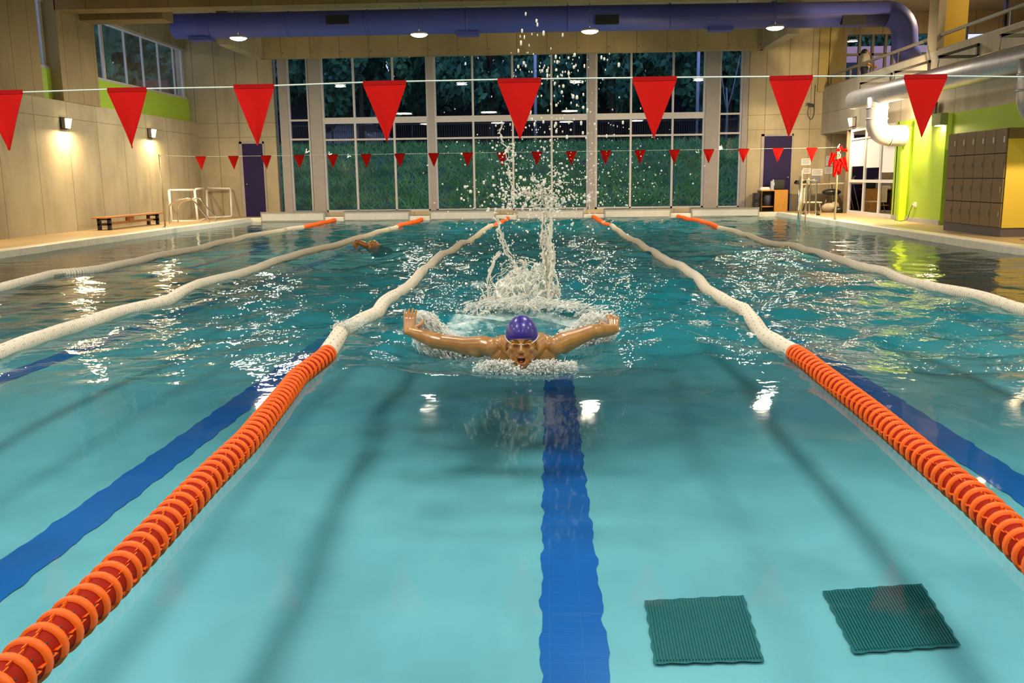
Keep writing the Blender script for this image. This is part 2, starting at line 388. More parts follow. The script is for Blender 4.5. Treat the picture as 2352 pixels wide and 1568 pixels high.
S(b, 'wall_far_left', M_conc_far)
b = MB(); b.box(GX1, 12.5, WY, WY+.3, -.1, 2.2); b.box(GX1, 8.25, WY, WY+.3, 2.2, ZC); b.box(8.25, 12.5, WY, WY+.3, 2.2, 3.5); b.box(8.25, 12.5, WY, WY+.3, 4.85, ZC)
S(b, 'wall_far_right', M_conc_far)
b = MB(); b.box(GX0, GX1, WY-.03, WY+.3, -.1, .20); b.box(GX0, GX1, WY, WY+.3, 4.72, ZC); S(b, 'wall_far_sill', M_conc_far)
b = MB(); b.box(WL-.5, 12.5, -6.3, -6, -.1, ZC); S(b, 'wall_near', M_conc_far)
b = MB(); b.box(WL-.5, 12.5, -6.3, WY+.3, ZC, ZC+.2); S(b, 'ceiling', M_soffit)
# beams
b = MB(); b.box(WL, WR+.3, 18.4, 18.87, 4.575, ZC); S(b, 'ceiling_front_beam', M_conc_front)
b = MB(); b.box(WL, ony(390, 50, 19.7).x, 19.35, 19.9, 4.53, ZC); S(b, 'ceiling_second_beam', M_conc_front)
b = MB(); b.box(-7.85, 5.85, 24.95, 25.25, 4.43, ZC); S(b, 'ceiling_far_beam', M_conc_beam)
b = MB(); b.box(-8.1, -7.8, 22.4, 25.25, 4.43, ZC); S(b, 'ceiling_left_beam', M_conc_plain)
b = MB(); b.box(5.78, 6.08, 22.4, 25.25, 4.43, ZC); S(b, 'ceiling_right_beam', M_conc_plain)
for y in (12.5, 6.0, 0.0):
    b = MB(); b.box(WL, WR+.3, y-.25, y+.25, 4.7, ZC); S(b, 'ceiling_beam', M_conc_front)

# ------------------------------------------------------------------ windows
def fz(u, v): return ony(u, v, WY).z
def window(n, x0, x1, z0, z1, vm, hm, edge=.06, yp=WY+.02, dep=.10, minor=.055):
    f = MB(); f.box(x0, x0+edge, yp, yp+dep, z0, z1); f.box(x1-edge, x1, yp, yp+dep, z0, z1); f.box(x0, x1, yp, yp+dep, z0, z0+edge); f.box(x0, x1, yp, yp+dep, z1-edge, z1)
    for x in vm: f.box(x-minor/2, x+minor/2, yp, yp+dep, z0, z1)
    for z, h in hm: f.box(x0, x1, yp-.004, yp+dep, z-h/2, z+h/2)
    o = S(f, 'window_%d' % n, M_frame)
    g = MB(); g.box(x0+.01, x1-.01, yp+dep*.5, yp+dep*.5+.008, z0+.01, z1-.01); g.build('pane', M_glass, o)
    return o
def wx(u): return ony(u, 300, WY).x
ZB, ZT = .20, 4.72
HM = [(2.775, .17), (2.245, .05)]
window(1, wx(664), wx(712), ZB, ZT, [], [(2.80, .05), (2.27, .05)], edge=.05)
window(2, wx(741), wx(985), ZB, ZT, [wx(815), wx(905)], HM)
window(3, wx(998), wx(1352), ZB, ZT, [wx(1087), wx(1178), wx(1267)], HM)
window(4, wx(1367), wx(1619), ZB, ZT, [wx(1449), wx(1545)], HM)
window(5, wx(1650), wx(1703), ZB, ZT, [], [(2.80, .05), (2.27, .05)], edge=.05)
M_post = flat('post_concrete', (.33, .30, .30), .6)
b = MB()
for a, c in ((645, 664), (714, 741), (985, 998), (1352, 1367), (1619, 1650), (1703, 1716)):
    b.box(wx(a), wx(c), WY-.03, WY+.22, ZB, ZT)
S(b, 'wall_far_posts', M_post)
# high side windows on the left
def side_window(n, y0, y1, mull):
    f = MB(); xx = WL-.32
    f.box(xx, xx+.1, y0, y1, 3.42, 3.48); f.box(xx, xx+.1, y0, y1, 4.74, 4.80); f.box(xx, xx+.05, y0, y0+.05, 3.42, 4.8); f.box(xx, xx+.05, y1-.1, y1, 3.42, 4.8)
    for y, t_ in mull: f.box(xx, xx+.04, y-t_/2, y+t_/2, 3.42, 4.8)
    o = S(f, 'window_%d' % n, M_frame); g = MB(); g.box(xx+.03, xx+.038, y0, y1, 3.43, 4.79); g.build('pane', M_glass, o)
side_window(6, 19.95, 25.55, [(onx(u, 150, WL-.25).y, t_) for u, t_ in ((242, .11), (293, .05), (332, .05), (368, .05), (402, .05))])
side_window(7, 17.7, 18.4, [(17.85, .05)])

# doors
for n, (u0, u1) in enumerate(((567, 612), (1751, 1812)), 1):
    x0, x1 = ony(u0, 480, WY).x, ony(u1, 480, WY).x
    d = empty('door_%d' % n, ((x0+x1)/2, WY, ZD), kind='structure'); cx = (x0+x1)/2; hw = (x1-x0)/2
    MB().box(-hw-.02, hw, -.012, .02, 0, 2.07).build('door_leaf', M_door, d)
    MB().box(-hw-.10, -hw-.02, -.03, .02, 0, 2.13).box(hw, hw+.04, -.03, .02, 0, 2.13).box(-hw-.1, hw+.04, -.03, .02, 2.07, 2.13).build('door_frame', M_post, d)
    MB().ell((-hw+.07 if n == 1 else hw-.08, -.05, .93), .03, .035, .03).build('door_handle', M_steel, d)

# ------------------------------------------------------------------ right side: band, mezzanine, rooms
b = MB(); b.box(WR, WR+.3, -6, WY, 2.20, 3.45); S(b, 'wall_right_band', M_conc_right)
b = MB(); b.box(WR+.3, 12.5, -6, WY, 2.20, 3.42); S(b, 'floor_mezzanine', M_conc_plain)
b = MB(); b.box(WR, WR+.3, 19.95, 20.1, -.1, 2.2); b.box(WR, WR+.3, 16.0, 20.0, -.1, 2.2); b.box(WR, WR+.3, -6, 16.0, -.1, 2.2)
S(b, 'wall_right', M_green)
b = MB(); b.box(WR-.10, WR+.02, 17.35, 18.85, ZD, 2.2); S(b, 'wall_right_column', M_green)
b = MB(); b.box(WR-.16, WR, 19.25, 19.36, ZD, 2.05); S(b, 'trim_green_pipe', M_green_hi)
b = MB(); b.box(WR-.025, WR, 15.8, 20.0, ZD, ZD+.09); b.box(WR-.125, WR-.10, 17.35, 18.85, ZD, ZD+.09); S(b, 'baseboard_right', M_skirt)
b = MB(); b.box(12.4, 12.6, -6, WY, -.1, ZC); S(b, 'wall_mezzanine_back', M_conc_plain)
M_room = flat('room_dark_paint', (.10, .075, .05), .8)
M_room2 = flat('room_brown_paint', (.22, .17, .11), .8)
b = MB(); b.box(8.75, 8.85, 23.45, WY, ZD, 2.2); b.box(WR+.02, 8.85, 23.38, 23.45, ZD, 2.2); S(b, 'wall_recess', M_room2)
b = MB(); b.box(11.0, 11.1, 19.9, 23.4, ZD, 2.2); b.box(WR+.3, 11.1, 19.8, 19.9, ZD, 2.2); S(b, 'wall_office', M_room)
# pier and yellow walls above
b = MB(); b.box(WR, WR+.14, 18.3, 18.75, 3.45, ZC); S(b, 'wall_right_pier', M_conc_plain)
b = MB(); yw = 18.6; b.box(ony(2153, 60, yw).x, ony(2200, 60, yw).x, yw, yw+.2, 3.42, ZC); b.box(ony(2200, 60, yw).x, ony(2222, 60, yw).x, yw, yw+.8, 3.42, ZC); S(b, 'wall_mezzanine_yellow', M_yellow)
b = MB(); b.box(7.99, 8.10, 21.0, WY-.1, 3.42, 3.6)
b = MB()
for u0, u1 in ((1883, 1905), (1907, 1938)): b.box(ony(u0, 120, WY-.1).x, ony(u1, 120, WY-.1).x, WY-.08, WY, 3.35, 5.2)
S(b, 'wall_mezzanine_panel', flat('ochre_panel', (.36, .28, .10), .7))
# mezzanine glass end wall
f = MB(); xs = [ony(u, 120, WY).x for u in (1943, 1975, 2005, 2035, 2052)]
for x in xs: f.box(x-.03, x+.03, WY+.02, WY+.12, 3.5, 4.85)
f.box(xs[0], 11.5, WY+.02, WY+.12, 4.30, 4.36); f.box(xs[0], 11.5, WY+.02, WY+.12, 3.5, 3.56)
o = S(f, 'window_8', M_rail); MB().box(xs[0], 11.5, WY+.07, WY+.078, 3.5, 4.85).build('pane', M_glass, o)
# glazed screen of the gallery on the near right
f = MB()
for y in (17.2, 15.9, 14.4, 12.9): f.box(8.9, 8.98, y-.03, y+.03, 3.42, ZC)
o = S(f, 'window_9', M_dark); MB().box(8.93, 8.94, 12.4, 18.4, 3.5, 5.3).build('pane', M_glass_dark, o)
b = MB(); b.box(10.6, 10.7, 12.0, 18.4, 3.42, ZC); S(b, 'wall_gallery_back', M_room)
# ground floor glazed doors of the office
yd = [onx(u, 450, WR).y for u in (1946, 1979, 2015, 2054)]
f = MB()
for y in yd: f.box(WR+.02, WR+.09, y-.04, y+.04, ZD, 2.2)
zr = onx(2000, 416, WR).z
f.box(WR+.015, WR+.085, yd[-1], yd[0], zr-.035, zr+.035); f.box(WR+.015, WR+.085, yd[-1], yd[0], ZD, ZD+.09); f.box(WR+.015, WR+.085, yd[-1], yd[0], 1.93, 1.97); f.box(WR+.015, WR+.085, yd[-1], yd[0], 2.14, 2.2)
o = S(f, 'door_3', flat('white_aluminium', (.70, .69, .72), .35)); MB().box(WR+.05, WR+.056, yd[-1], yd[0], ZD+.05, 2.18).build('pane', M_glass_dark, o)
for i, vb in enumerate((382, 385, 396)):
    zb = onx(1960+35*i, vb, WR).z; y0, y1 = yd[i]-.1, yd[i+1]+.1
    MB().box(WR+.034, WR+.044, y1, y0, zb, 1.92).build('paper_blind', M_paper, None, ['large white paper sheet in the leftmost glazed office door bay', 'large white paper sheet in the middle glazed office door bay', 'large white paper sheet in the rightmost office door bay, beside the green wall'][i], 'paper sheet', 'paper sheets behind the office glazing')

# railing on the mezzanine edge
rl = empty('balcony_railing', (WR+.08, 18, 3.45), 'grey metal railing running along the upper gallery edge', 'railing')
for y in [25.2-1.6*i for i in range(15)]: MB().box(-.02, .02, y-18-.02, y-18+.02, 0, .30).build('post', M_rail, rl)
MB().box(-.03, .03, -16, 7.5, .27, .32).build('handrail', M_rail, rl)
MB().box(-.05, .06, -16, 7.5, 0, .03).build('bottom_rail', M_rail, rl)

# ------------------------------------------------------------------ ducts
def arc(c, a0, a1, r, n, ax, ay):
    return [Vector(c)+Vector(ax)*r*math.cos(a0+(a1-a0)*i/n)+Vector(ay)*r*math.sin(a0+(a1-a0)*i/n) for i in range(n+1)]
du = empty('ceiling_duct', (0, 22, 4.81), 'long blue round air duct under the ceiling with a bent down end', 'duct')
RD = .29
pts = [(-9.0, 0, 0), (-8, 0, 0), (0, 0, 0), (7.95, 0, -.03)]+[tuple(p) for p in arc((7.95, 0, -.5), PI/2, 0, .47, 8, (1, 0, 0), (0, 0, 1))]+[(8.46, 0, -.85), (8.58, 0, -1.12)]
MB().tube(pts, [RD]*3+[RD]*(len(pts)-3), 28).build('duct_pipe', M_blue, du)
for x in (-8.1, -6.2, -4.3, -1.9, .5, 2.9, 5.3): MB().lathe([(RD, 0), (RD+.012, .0), (RD+.012, .035), (RD, .035)], (x, 0, 0), (1, 0, 0), 28).build('joint_ring', M_blue, du)
for u in (775, 1395, 1962):
    c = ony(u, 45, 21.7)
    g = empty('vent_grille', (c.x, -RD-.01, c.z-4.81)); g.parent = du
    MB().box(-.27, .27, -.02, .12, -.10, .10).build('grille_plate', M_vent, g)
    mb = MB()
    for k in range(6): mb.box(-.26, .26, -.028, -.02, -.085+k*.032, -.077+k*.032)
    mb.build('grille_slats', M_dark, g)
for u in (455, 1073, 1658):
    c = ony(u, 72, 21.8); MB().box(c.x-.27, c.x+.27, -.16, .16, -RD-.06, -RD+.03).build('outlet_box', M_blue, du)
for x in (-7.5, -3.5, .5, 4.5): MB().tube([(x, 0, RD), (x, 0, .58)], .008, 6).build('hanger_rod', M_dark, du)

sd = empty('supply_duct', (6.9, 15, 2.7), 'silver spiral air duct along the right wall with two elbow outlets', 'duct')
SR = .205
MB().tube([(0, 5.7, .02), (0, 5.6, .02), (0, 0, 0), (0, -8, -.05)], [SR*.96, SR, SR*1.02, SR*1.1], 24).build('main_pipe', M_silver, sd)
for y0 in (19.15, 13.05):
    yy = y0-15
    dr = MB().tube([(-.02, yy, -.05), (-.02, yy, -.35), (-.02, yy, -.5)]+[tuple(p) for p in arc((.26, yy, -.55), PI, 1.5*PI, .28, 8, (1, 0, 0), (0, 0, 1))], .21, 20).build('elbow_pipe', M_silver, sd)
    for z in (-.28, -.5): MB().lathe([(.21, 0), (.225, 0), (.225, .03), (.21, .03)], (-.02, yy, z), (0, 0, 1), 20).build('joint_ring', M_silver, dr)
    gr = MB()
    gr.lathe([q_ for k in range(7) for q_ in ((.205, .26+k*.05), (.225, .275+k*.05), (.205, .29+k*.05))]+[(.19, .60), (.001, .60)], (0, yy, -.83), (1, 0, 0), 20); gr.build('outlet_grille', M_silver, sd)
for u, v in ((1975, 192), (2054, 166), (2155, 131), (2298, 82)):
    p = onx(u, v, 6.95)
    br = empty('duct_bracket', (p.x, p.y, p.z), 'black triangular wall bracket holding the silver duct, %s' % {1975: 'farthest from the camera', 2054: 'second from the far end', 2155: 'second from the right frame edge', 2298: 'nearest the right frame edge'}[u], 'bracket', 'duct brackets on the gallery edge')
    MB().bar((0, 0, 0), (.70, 0, 0), .05).build('arm', M_dark, br); MB().bar((0, 0, 0), (.69, 0, .20), .05).build('brace', M_dark, br)
    MB().bar((.68, 0, -.02), (.68, 0, .22), .05).build('wall_plate', M_dark, br); MB().bar((.02, 0, 0), (0, 0, -max(.03, p.z-2.93)), .012).build('hanger_rod', M_dark, br)

# ------------------------------------------------------------------ lamps
M_lens_on = emis('lamp_lens', (1.0, .95, .85), 30)
M_lampbody = flat('lamp_body', (.55, .55, .55), .4)
def pendant(x, y, label, k=1.0):
    o = empty('pendant_lamp', (x, y, 4.30), label, 'ceiling lamp', 'round pendant lamps'); o.scale = (k, k, 1)
    MB().lathe([(.19, -.005), (.195, .0), (.185, .03), (.12, .05), (.05, .07), (.02, .08)], (0, 0, 0), n=28).build('shade', M_lampbody, o)
    MB().lathe([(0.001, -.055), (.09, -.050), (.155, -.030), (.188, 0)], (0, 0, 0), n=28).build('lens', M_lens_on, o)
    MB().tube([(0, 0, .07), (0, 0, ZC-4.30)], .006, 6).build('cord', M_dark, o)
for (x, y), l in zip(LAMPS_FAR, ('leftmost glowing round lamp hanging before the blue duct end', 'glowing round lamp left of centre below the blue duct', 'glowing round lamp right of centre below the blue duct', 'rightmost glowing round lamp by the concrete beam corner')): pendant(x, y, l)
for x, y in LAMPS_FILL: pendant(x, y, 'unseen wide pendant lamp added over the near half of the pool, above the picture', 2.1)
M_wlens = emis('wall_lamp_lens', (1.0, .80, .48), 22)
def wall_lamp(p, sx, label, power=85, aim=None):
    o = empty('wall_lamp', p, label, 'wall lamp', 'square flood lamps on the side walls')
    MB().box(-.0, .10, -.10, .10, -.10, .10).build('housing', M_rail, o).scale = (sx, 1, 1)
    MB().add([(.10*sx, -.09, -.10), (.10*sx, .09, -.10), (.15*sx, .09, .09), (.15*sx, -.09, .09), (.155*sx, 0, 0)], [(0, 1, 2, 3)]).build('lens', M_wlens, o)
    MB().box(-.01, .02, -.12, .12, -.12, .12).build('back_plate', M_dark, o).scale = (sx, 1, 1)
    l = area('wall_lamp_light', (p[0]+sx*.20, p[1], p[2]-.03), power, .16, WARM, (0, -sx*(PI/2-.95), 0)); l.rotation_euler = (0, -sx*.5, 0)
    if aim: l.rotation_euler = Vector(aim).to_track_quat('-Z', 'Y').to_euler()
    return o
for (u, v), l in (((153, 283), 'glowing square flood lamp on the left wall, nearer the camera'), ((350, 306), 'glowing square flood lamp on the left wall, above the bench')):
    p = onx(u, v, WL+.08); wall_lamp((WL, p.y, p.z), 1, l)
LWY = [onx(153, 283, WL).y]
for i in (1, 2, 3, 4): wall_lamp((WL, LWY[0]-3.9*i, 2.33), 1, 'square flood lamp on the left wall, outside the picture', 60)
p = onx(1956, 280, WR-.08); wall_lamp((WR, p.y, p.z), -1, 'glowing square flood lamp on the concrete gallery band above the glazed office doors', 110)
wall_lamp((WR-.10, 17.95, 2.32), -1, 'glowing square flood lamp above the green column, behind the rightmost large pennant', 330, (-.45, 1.0, -.12))
wall_lamp((WR, 12.0, 2.32), -1, 'square flood lamp on the right wall, outside the picture', 90, (-.5, 1.0, -.1))
wall_lamp((WR, 6.0, 2.32), -1, 'square flood lamp near the camera on the right wall, outside the picture', 60)
# soffit box below the band by the green column
jb_ = MB().box(WR-.24, WR-.1, 17.3, 17.7, 1.98, 2.2).build('box_light', flat('green_box', (.10, .16, .03), .5), None, 'dark green box light under the concrete band shining down the green column', 'wall lamp')
MB().box(WR-.22, WR-.12, 17.42, 17.58, 1.968, 1.98).build('lens', M_wlens, jb_)
# gallery downlights
for u, v in ((2238, 8), (2305, 27), (2187, 70)):
    p = ony(u, v, 16.5)
for x, y in ((8.75, 17.4), (9.7, 15.4), (9.5, 13.6)):
    o = empty('downlight', (x, y, 5.25), 'small round downlight behind the gallery glazing, %s' % {17.4: 'farthest back', 15.4: 'middle one', 13.6: 'nearest the frame edge'}[y], 'ceiling lamp', 'gallery downlights')
    MB().lathe([(.001, 0), (.08, 0)], (0, 0, 0), n=16).build('lens', emis('downlight_lens', (1, .85, .6), 12), o); MB().lathe([(.08, -.01), (.11, -.01), (.11, .02), (.08, .02)], (0, 0, 0), n=16).build('trim_ring', M_white, o)
    area('downlight_light', (x, y, 5.2), 30, .15, WARM)
area('column_wash', (WR-.18, 17.5, 1.96), 14, .12, WARM)
area('gallery_fill', (9.6, 22.0, 5.2), 130, .3, WARM); area('office_fill', (9.6, 21.8, 2.1), 16, .3, WARM)  # fill lights added to brighten the gallery and the office

for p_, l_ in (((9.6, 22.0, 5.25), 'added round ceiling light over the gallery floor behind the blue duct end'), ((9.6, 21.8, 2.15), 'added round ceiling light inside the glazed office')):  # fixtures added to carry the two fill lights
    o = empty('downlight', p_, l_, 'ceiling lamp'); MB().lathe([(.001, 0), (.15, 0)], (0, 0, 0), n=16).build('lens', emis('downlight_lens', (1, .85, .6), 12), o); MB().lathe([(.15, -.01), (.18, -.01), (.18, .04), (.15, .04)], (0, 0, 0), n=16).build('trim_ring', M_white, o)
# ------------------------------------------------------------------ pennants
def zline(pts, y, n): return [ony(u, v, y) for u, v in pts]
near = [(0, 213.5), (247, 205), (537, 200), (835, 189), (1193, 181.5), (1504, 178), (1816, 175.5), (2125, 174), (2352, 176.5)]
YS = 5.0
cp = zline(near, YS, 0)
lft = cp[0]+(cp[0]-cp[1])*6; rgt = cp[-1]+(cp[-1]-cp[-2])*14
cb = MB().tube([Vector((WL, YS, cp[0].z-.35))]+cp+[Vector((WR, YS, cp[-1].z+.0))], .0045, 6)
cb.build('bunting_cord', M_cord, None, 'white cord across the pool carrying the large near red pennants', 'cord')
def pennant_mesh(w_, h_, hem, seed):
    """cloth triangle with a folded top hem, slight curl, real thickness"""
    b = MB(); th = .0012; rr = random.Random(seed); a = rr.uniform(-.012, .012)
    def prof(z): return w_/2 if z > -hem else w_/2*max(0.0, 1-(-z-hem)/(h_-hem))
    rows = [0, -hem*.5, -hem, -hem-.001]+[-hem-(h_-hem)*k/8 for k in range(1, 9)]
    cols = 8
    def P(r, c, s_): z = rows[r]; x = (c/cols*2-1)*prof(z); return (x, a*math.sin(c/cols*PI*1.5+z*9)*(-z/h_+.2)+s_*(th*2.2 if r < 3 else th), z)
    for r in range(len(rows)-1):
        b.cm = 1 if r < 3 else 0
        for c in range(cols):
            for s_ in (-1, 1):
                q = [P(r, c, s_), P(r, c+1, s_), P(r+1, c+1, s_), P(r+1, c, s_)]
                b.add(q, [(0, 1, 2, 3) if s_ > 0 else (3, 2, 1, 0)])
    return b
ordn = ['first', 'second', 'third', 'fourth', 'fifth', 'sixth', 'seventh', 'eighth']
nfl = [(3, 53, 207), (247, 337, 203), (537, 630, 195.5), (834, 933, 187.5), (1143, 1243, 181.5), (1453, 1554, 178), (1767, 1866, 175.5), (2076, 2175, 173)]
nfl[0] = (-40, 53, 209)
for i, (u0, u1, v) in enumerate(nfl):
    a, c = ony(u0, v, YS), ony(u1, v, YS)
    o = pennant_mesh((c-a).x, .345, .024, i).build('pennant', [M_red, M_redhem], None, 'large red triangular pennant on the near cord, %s from the left' % ordn[i], 'pennant', 'large red pennants on the near cord')
    o.location = ((a.x+c.x)/2, YS-.005, (a.z+c.z)/2+.005); o.rotation_euler = (0, R.uniform(-.006, .006), 0)
YP = 19.7
fx = [461, 536, 611, 687, 764, 841, 918, 996, 1074, 1153, 1233, 1312, 1391, 1470, 1549, 1628, 1708, 1787, 1865]
def fv(u): return 360+(u-461)*(-20/1404.)
pL, pR = ony(381, 357, YP), ony(1926, 338, YP)
sag = MB().tube([pL]+[ony(u, fv(u), YP) for u in fx]+[pR], .0035, 5); sag.build('bunting_cord', M_cord, None, 'thin cord stretched between the two poles at the far end', 'cord')
pm = pennant_mesh(.235, .305, .02, 3).build('small_pennant', [M_red, M_redhem])
where = ['over the left grey corner wall', 'over the wall left of the far left door', 'over the dark far left door', 'over the narrow left side window']+['over the big window, %s from the left' % s for s in
         ('fifth', 'sixth', 'seventh', 'eighth', 'ninth', 'tenth', 'eleventh', 'twelfth', 'thirteenth', 'fourteenth', 'fifteenth')]+['by the right end post of the big window', 'over the narrow right side window', 'over the dark far right door', 'rightmost, over the pinned papers']
for i, u in enumerate(fx):
    o = pm if i == 0 else pm.copy()
    if i: COL.objects.link(o)
    o.location = ony(u, fv(u)-1, YP); o.location.y = YP-.004
    props(o, 'small red far pennant %s' % where[i], 'pennant', 'small red pennants on the far cord')

# ------------------------------------------------------------------ water
rng = np.random.RandomState(3)
def env(x, y):
    e = np.clip((y-3.7)/2.2, 0, 1); e = e*e*(3-2*e)
    lane = np.where(x < X0, .10, np.where(x < X0+LW, .30, np.where(x < X0+2*LW, .80, np.where(x < X0+3*LW, 1.0, np.where(x < X0+4*LW, .78, .22)))))
    lane = np.where((x > X0+LW) & (x < X0+2*LW), .35+.55*np.clip((y-2)/14, 0, 1)*np.clip((x-X0-LW)/LW*1.6, 0, 1)+.1, lane)
    return e*lane*np.clip(1.15-.012*y, 0, 1)+.012
WV = []
for lam, amp, n in ((2.2, .007, 5), (1.1, .0055, 8), (.55, .0030, 12), (.30, .0015, 14)):
    for _ in range(n):
        a = rng.uniform(0, 2*PI); l = lam*rng.uniform(.75, 1.3); WV.append((2*PI/l*np.cos(a), 2*PI/l*np.sin(a), rng.uniform(0, 2*PI), amp*rng.uniform(.6, 1.2)))
SWX, SWY = -.14, 4.75
def hgt(x, y):
    x = np.asarray(x, float); y = np.asarray(y, float); e = env(x, y); h = 0
    xw = x+.15*np.sin(1.3*y+.7)+.1*np.sin(2.9*y); yw = y+.15*np.sin(1.7*x)
    for kx, ky, ph, a in WV: h = h+a*np.sin(kx*xw+ky*yw+ph)
    h = h*e*1.75
    d = np.hypot((x-SWX)/1.5, (y-SWY-.3)); h = h+.035*np.exp(-((d-.75)/.16)**2)*np.exp(-np.clip(y-5.6, 0, 9)*1.5)*np.clip((np.abs(x-SWX)*.4+.6), 0, 1)
    h = h+.02*np.exp(-((x-SWX)**2/.10+(y-4.42)**2/.05))
    d2 = np.hypot(x-SWX, y-7.2); h = h+.05*np.exp(-(d2/.5)**2)
    return h
def foam(x, y):
    d = np.hypot((x-SWX)/.95, (y-6.05)/1.15)
    f = np.exp(-((d-.62)/.22)**2)*.80+.62*np.exp(-(d/.62)**4)
    f = np.maximum(f, .95*np.exp(-(((x-SWX)/.34)**2+((y-4.52)/.15)**2)**1.5))
    f = np.maximum(f, .85*np.exp(-(((x-SWX)/.62)**2+((y-4.85)/.24)**2)**1.5))
    for cx, cy, rx, ry, s_ in ((.95, 6.2, .25, .25, .65), (1.35, 6.3, .15, .14, .66), (.9, 5.5, .12, .12, .62), (-1.35, 6.2, .3, .25, .7), (-1.25, 5.9, .2, .3, .7), (.75, 7.2, .35, .5, .56), (-1.1, 7.2, .2, .5, .5), (-.15, 7.6, .7, .7, .72)):
        f = np.maximum(f, s_*np.exp(-(((x-cx)/rx)**2+((y-cy)/ry)**2)))
    return f
xs_ = np.arange(XL, XR+.001, .05)
ys_ = [YN]
while ys_[-1] < YF:
    ys_.append(ys_[-1]+(.05 if ys_[-1] < 4 else .03 if ys_[-1] < 8.5 else .045+.004*(ys_[-1]-8.5)))
ys_[-1] = YF; ys_ = np.array(ys_)
GX, GY = np.meshgrid(xs_, ys_); GZ = hgt(GX, GY)
nx, ny = len(xs_), len(ys_)
wme = D.meshes.new('pool_water'); co = np.stack([GX, GY, GZ], -1).reshape(-1, 3)
idx = np.arange(nx*ny).reshape(ny, nx); q = np.stack([idx[:-1, :-1], idx[:-1, 1:], idx[1:, 1:], idx[1:, :-1]], -1).reshape(-1, 4)
wme.vertices.add(len(co)); wme.vertices.foreach_set('co', co.ravel()); wme.loops.add(q.size); wme.loops.foreach_set('vertex_index', q.ravel().astype(np.int32))
wme.polygons.add(len(q)); wme.polygons.foreach_set('loop_start', np.arange(0, q.size, 4, dtype=np.int32)); wme.polygons.foreach_set('use_smooth', np.ones(len(q), bool)); wme.update(calc_edges=True)
for nm, fn in (('chop', env), ('foam', foam)):
    a = wme.attributes.new(nm, 'FLOAT', 'POINT'); a.data.foreach_set('value', fn(GX, GY).ravel().astype(np.float32))
wme.materials.append(M_water)
wo_ = D.objects.new('pool_water', wme); COL.objects.link(wo_); props(wo_, 'blue green rippled water filling the swimming pool', 'water', kind='stuff')

# ------------------------------------------------------------------ lane ropes
def float_mesh(orange, big=True):
    b = MB(); n = 22 if big else 12; r = .056
    L = .066
    if orange:
        b.cm = 0; b.lathe([(.040, -.0115), (r, -.010), (r+.001, 0), (r, .010), (.040, .0115)], (0, 0, 0), (0, 1, 0), n, True)
        b.cm = 2
        for k in range(10):
            a = 2*PI*k/10+.31; b.ell((.0475*math.cos(a), .022, .0475*math.sin(a)), .0035, .006, .0035, 6, 4)
        b.cm = 1; b.lathe([(.042, -L/2-.004), (.048, -.010)], (0, 0, 0), (0, 1, 0), n); b.lathe([(.048, .010), (.042, L/2+.004)], (0, 0, 0), (0, 1, 0), n)
        b.cm = 0
        for k in range(5):
            a = 2*PI*k/5+.9; c, s_ = math.cos(a), math.sin(a)
            b.obox((.047*c, 0, .047*s_), (.006*c, 0, .006*s_), (0, L/2, 0), (-.0012*s_, 0, .0012*c))
        
    else:
        for k in range(2):
            o_ = (k-.5)*L/2
            b.cm = 0; b.lathe([(.045, o_-.0140), (.0535, o_-.0120), (.055, o_), (.0535, o_+.0120), (.045, o_+.0140)], (0, 0, 0), (0, 1, 0), n)
        b.cm = 1; b.lathe([(.0455, -L/2), (.0455, L/2)], (0, 0, 0), (0, 1, 0), n)
        if big:
            b.cm = 2
            for k in range(4):
                a = 2*PI*k/4
                for s_ in (-.012, .010): b.ell((.0545*math.cos(a), s_, .0545*math.sin(a)), .003, .003, .003, 5, 4)
    me = b.build('float', [M_orange, M_orange_in, flat('float_slot', (.05, .012, .004), .6)] if orange else [M_cream, M_cream_in, flat('float_hole', (.30, .10, .04), .6)])
    return me
FO, FW = float_mesh(True), float_mesh(False)
MO, MW = FO.data, FW.data
D.objects.remove(FO); D.objects.remove(FW)
ROPES = [
 [(0, 660), (57, 645), (126, 628), (184, 623), (230, 616), (291, 602), (344, 591), (421, 576), (497, 558), (574, 541), (651, 529), (769, 505)],
 [(0, 809), (57, 786), (126, 761), (199, 740), (268, 717), (325, 702), (383, 687), (421, 667), (459, 650), (517, 635), (593, 614), (670, 587), (746, 566), (823, 545), (895, 525), (966, 503.5)],
 [(33, 1532), (217, 1362), (362, 1212), (471, 1098), (565, 1008), (682, 866), (748, 824), (770, 791), (784, 759), (828, 732), (866, 716), (881, 696), (907, 674), (936, 650), (970, 625), (997, 598), (1056, 562), (1106, 530), (1130, 520), (1165, 502)],
 [(2352, 1244), (2320, 1213), (2251, 1148), (2182, 1091), (2113, 1032), (2044, 974), (1976, 920), (1907, 870), (1831, 817), (1793, 790), (1755, 763), (1731, 731), (1708, 706), (1665, 684), (1629, 663), (1606, 641), (1563, 612), (1516, 587), (1465, 555), (1401, 518), (1363, 499)],
 [(2352, 706), (2245, 678), (2160, 661), (2096, 644), (2032, 620), (1968, 608), (1904, 589), (1819, 565), (1733, 544), (1644, 518), (1563, 498)]]
FAR_T = [654, 893, 1131, 1401, 1643]
lab = ['red and cream lane rope nearest the left wall', 'cream floating lane rope, second from the left wall', 'orange and white lane rope left of the swimmer, reaching the lower left corner', 'orange and white lane rope right of the swimmer, leaving at the right edge', 'cream floating lane rope nearest the right wall']
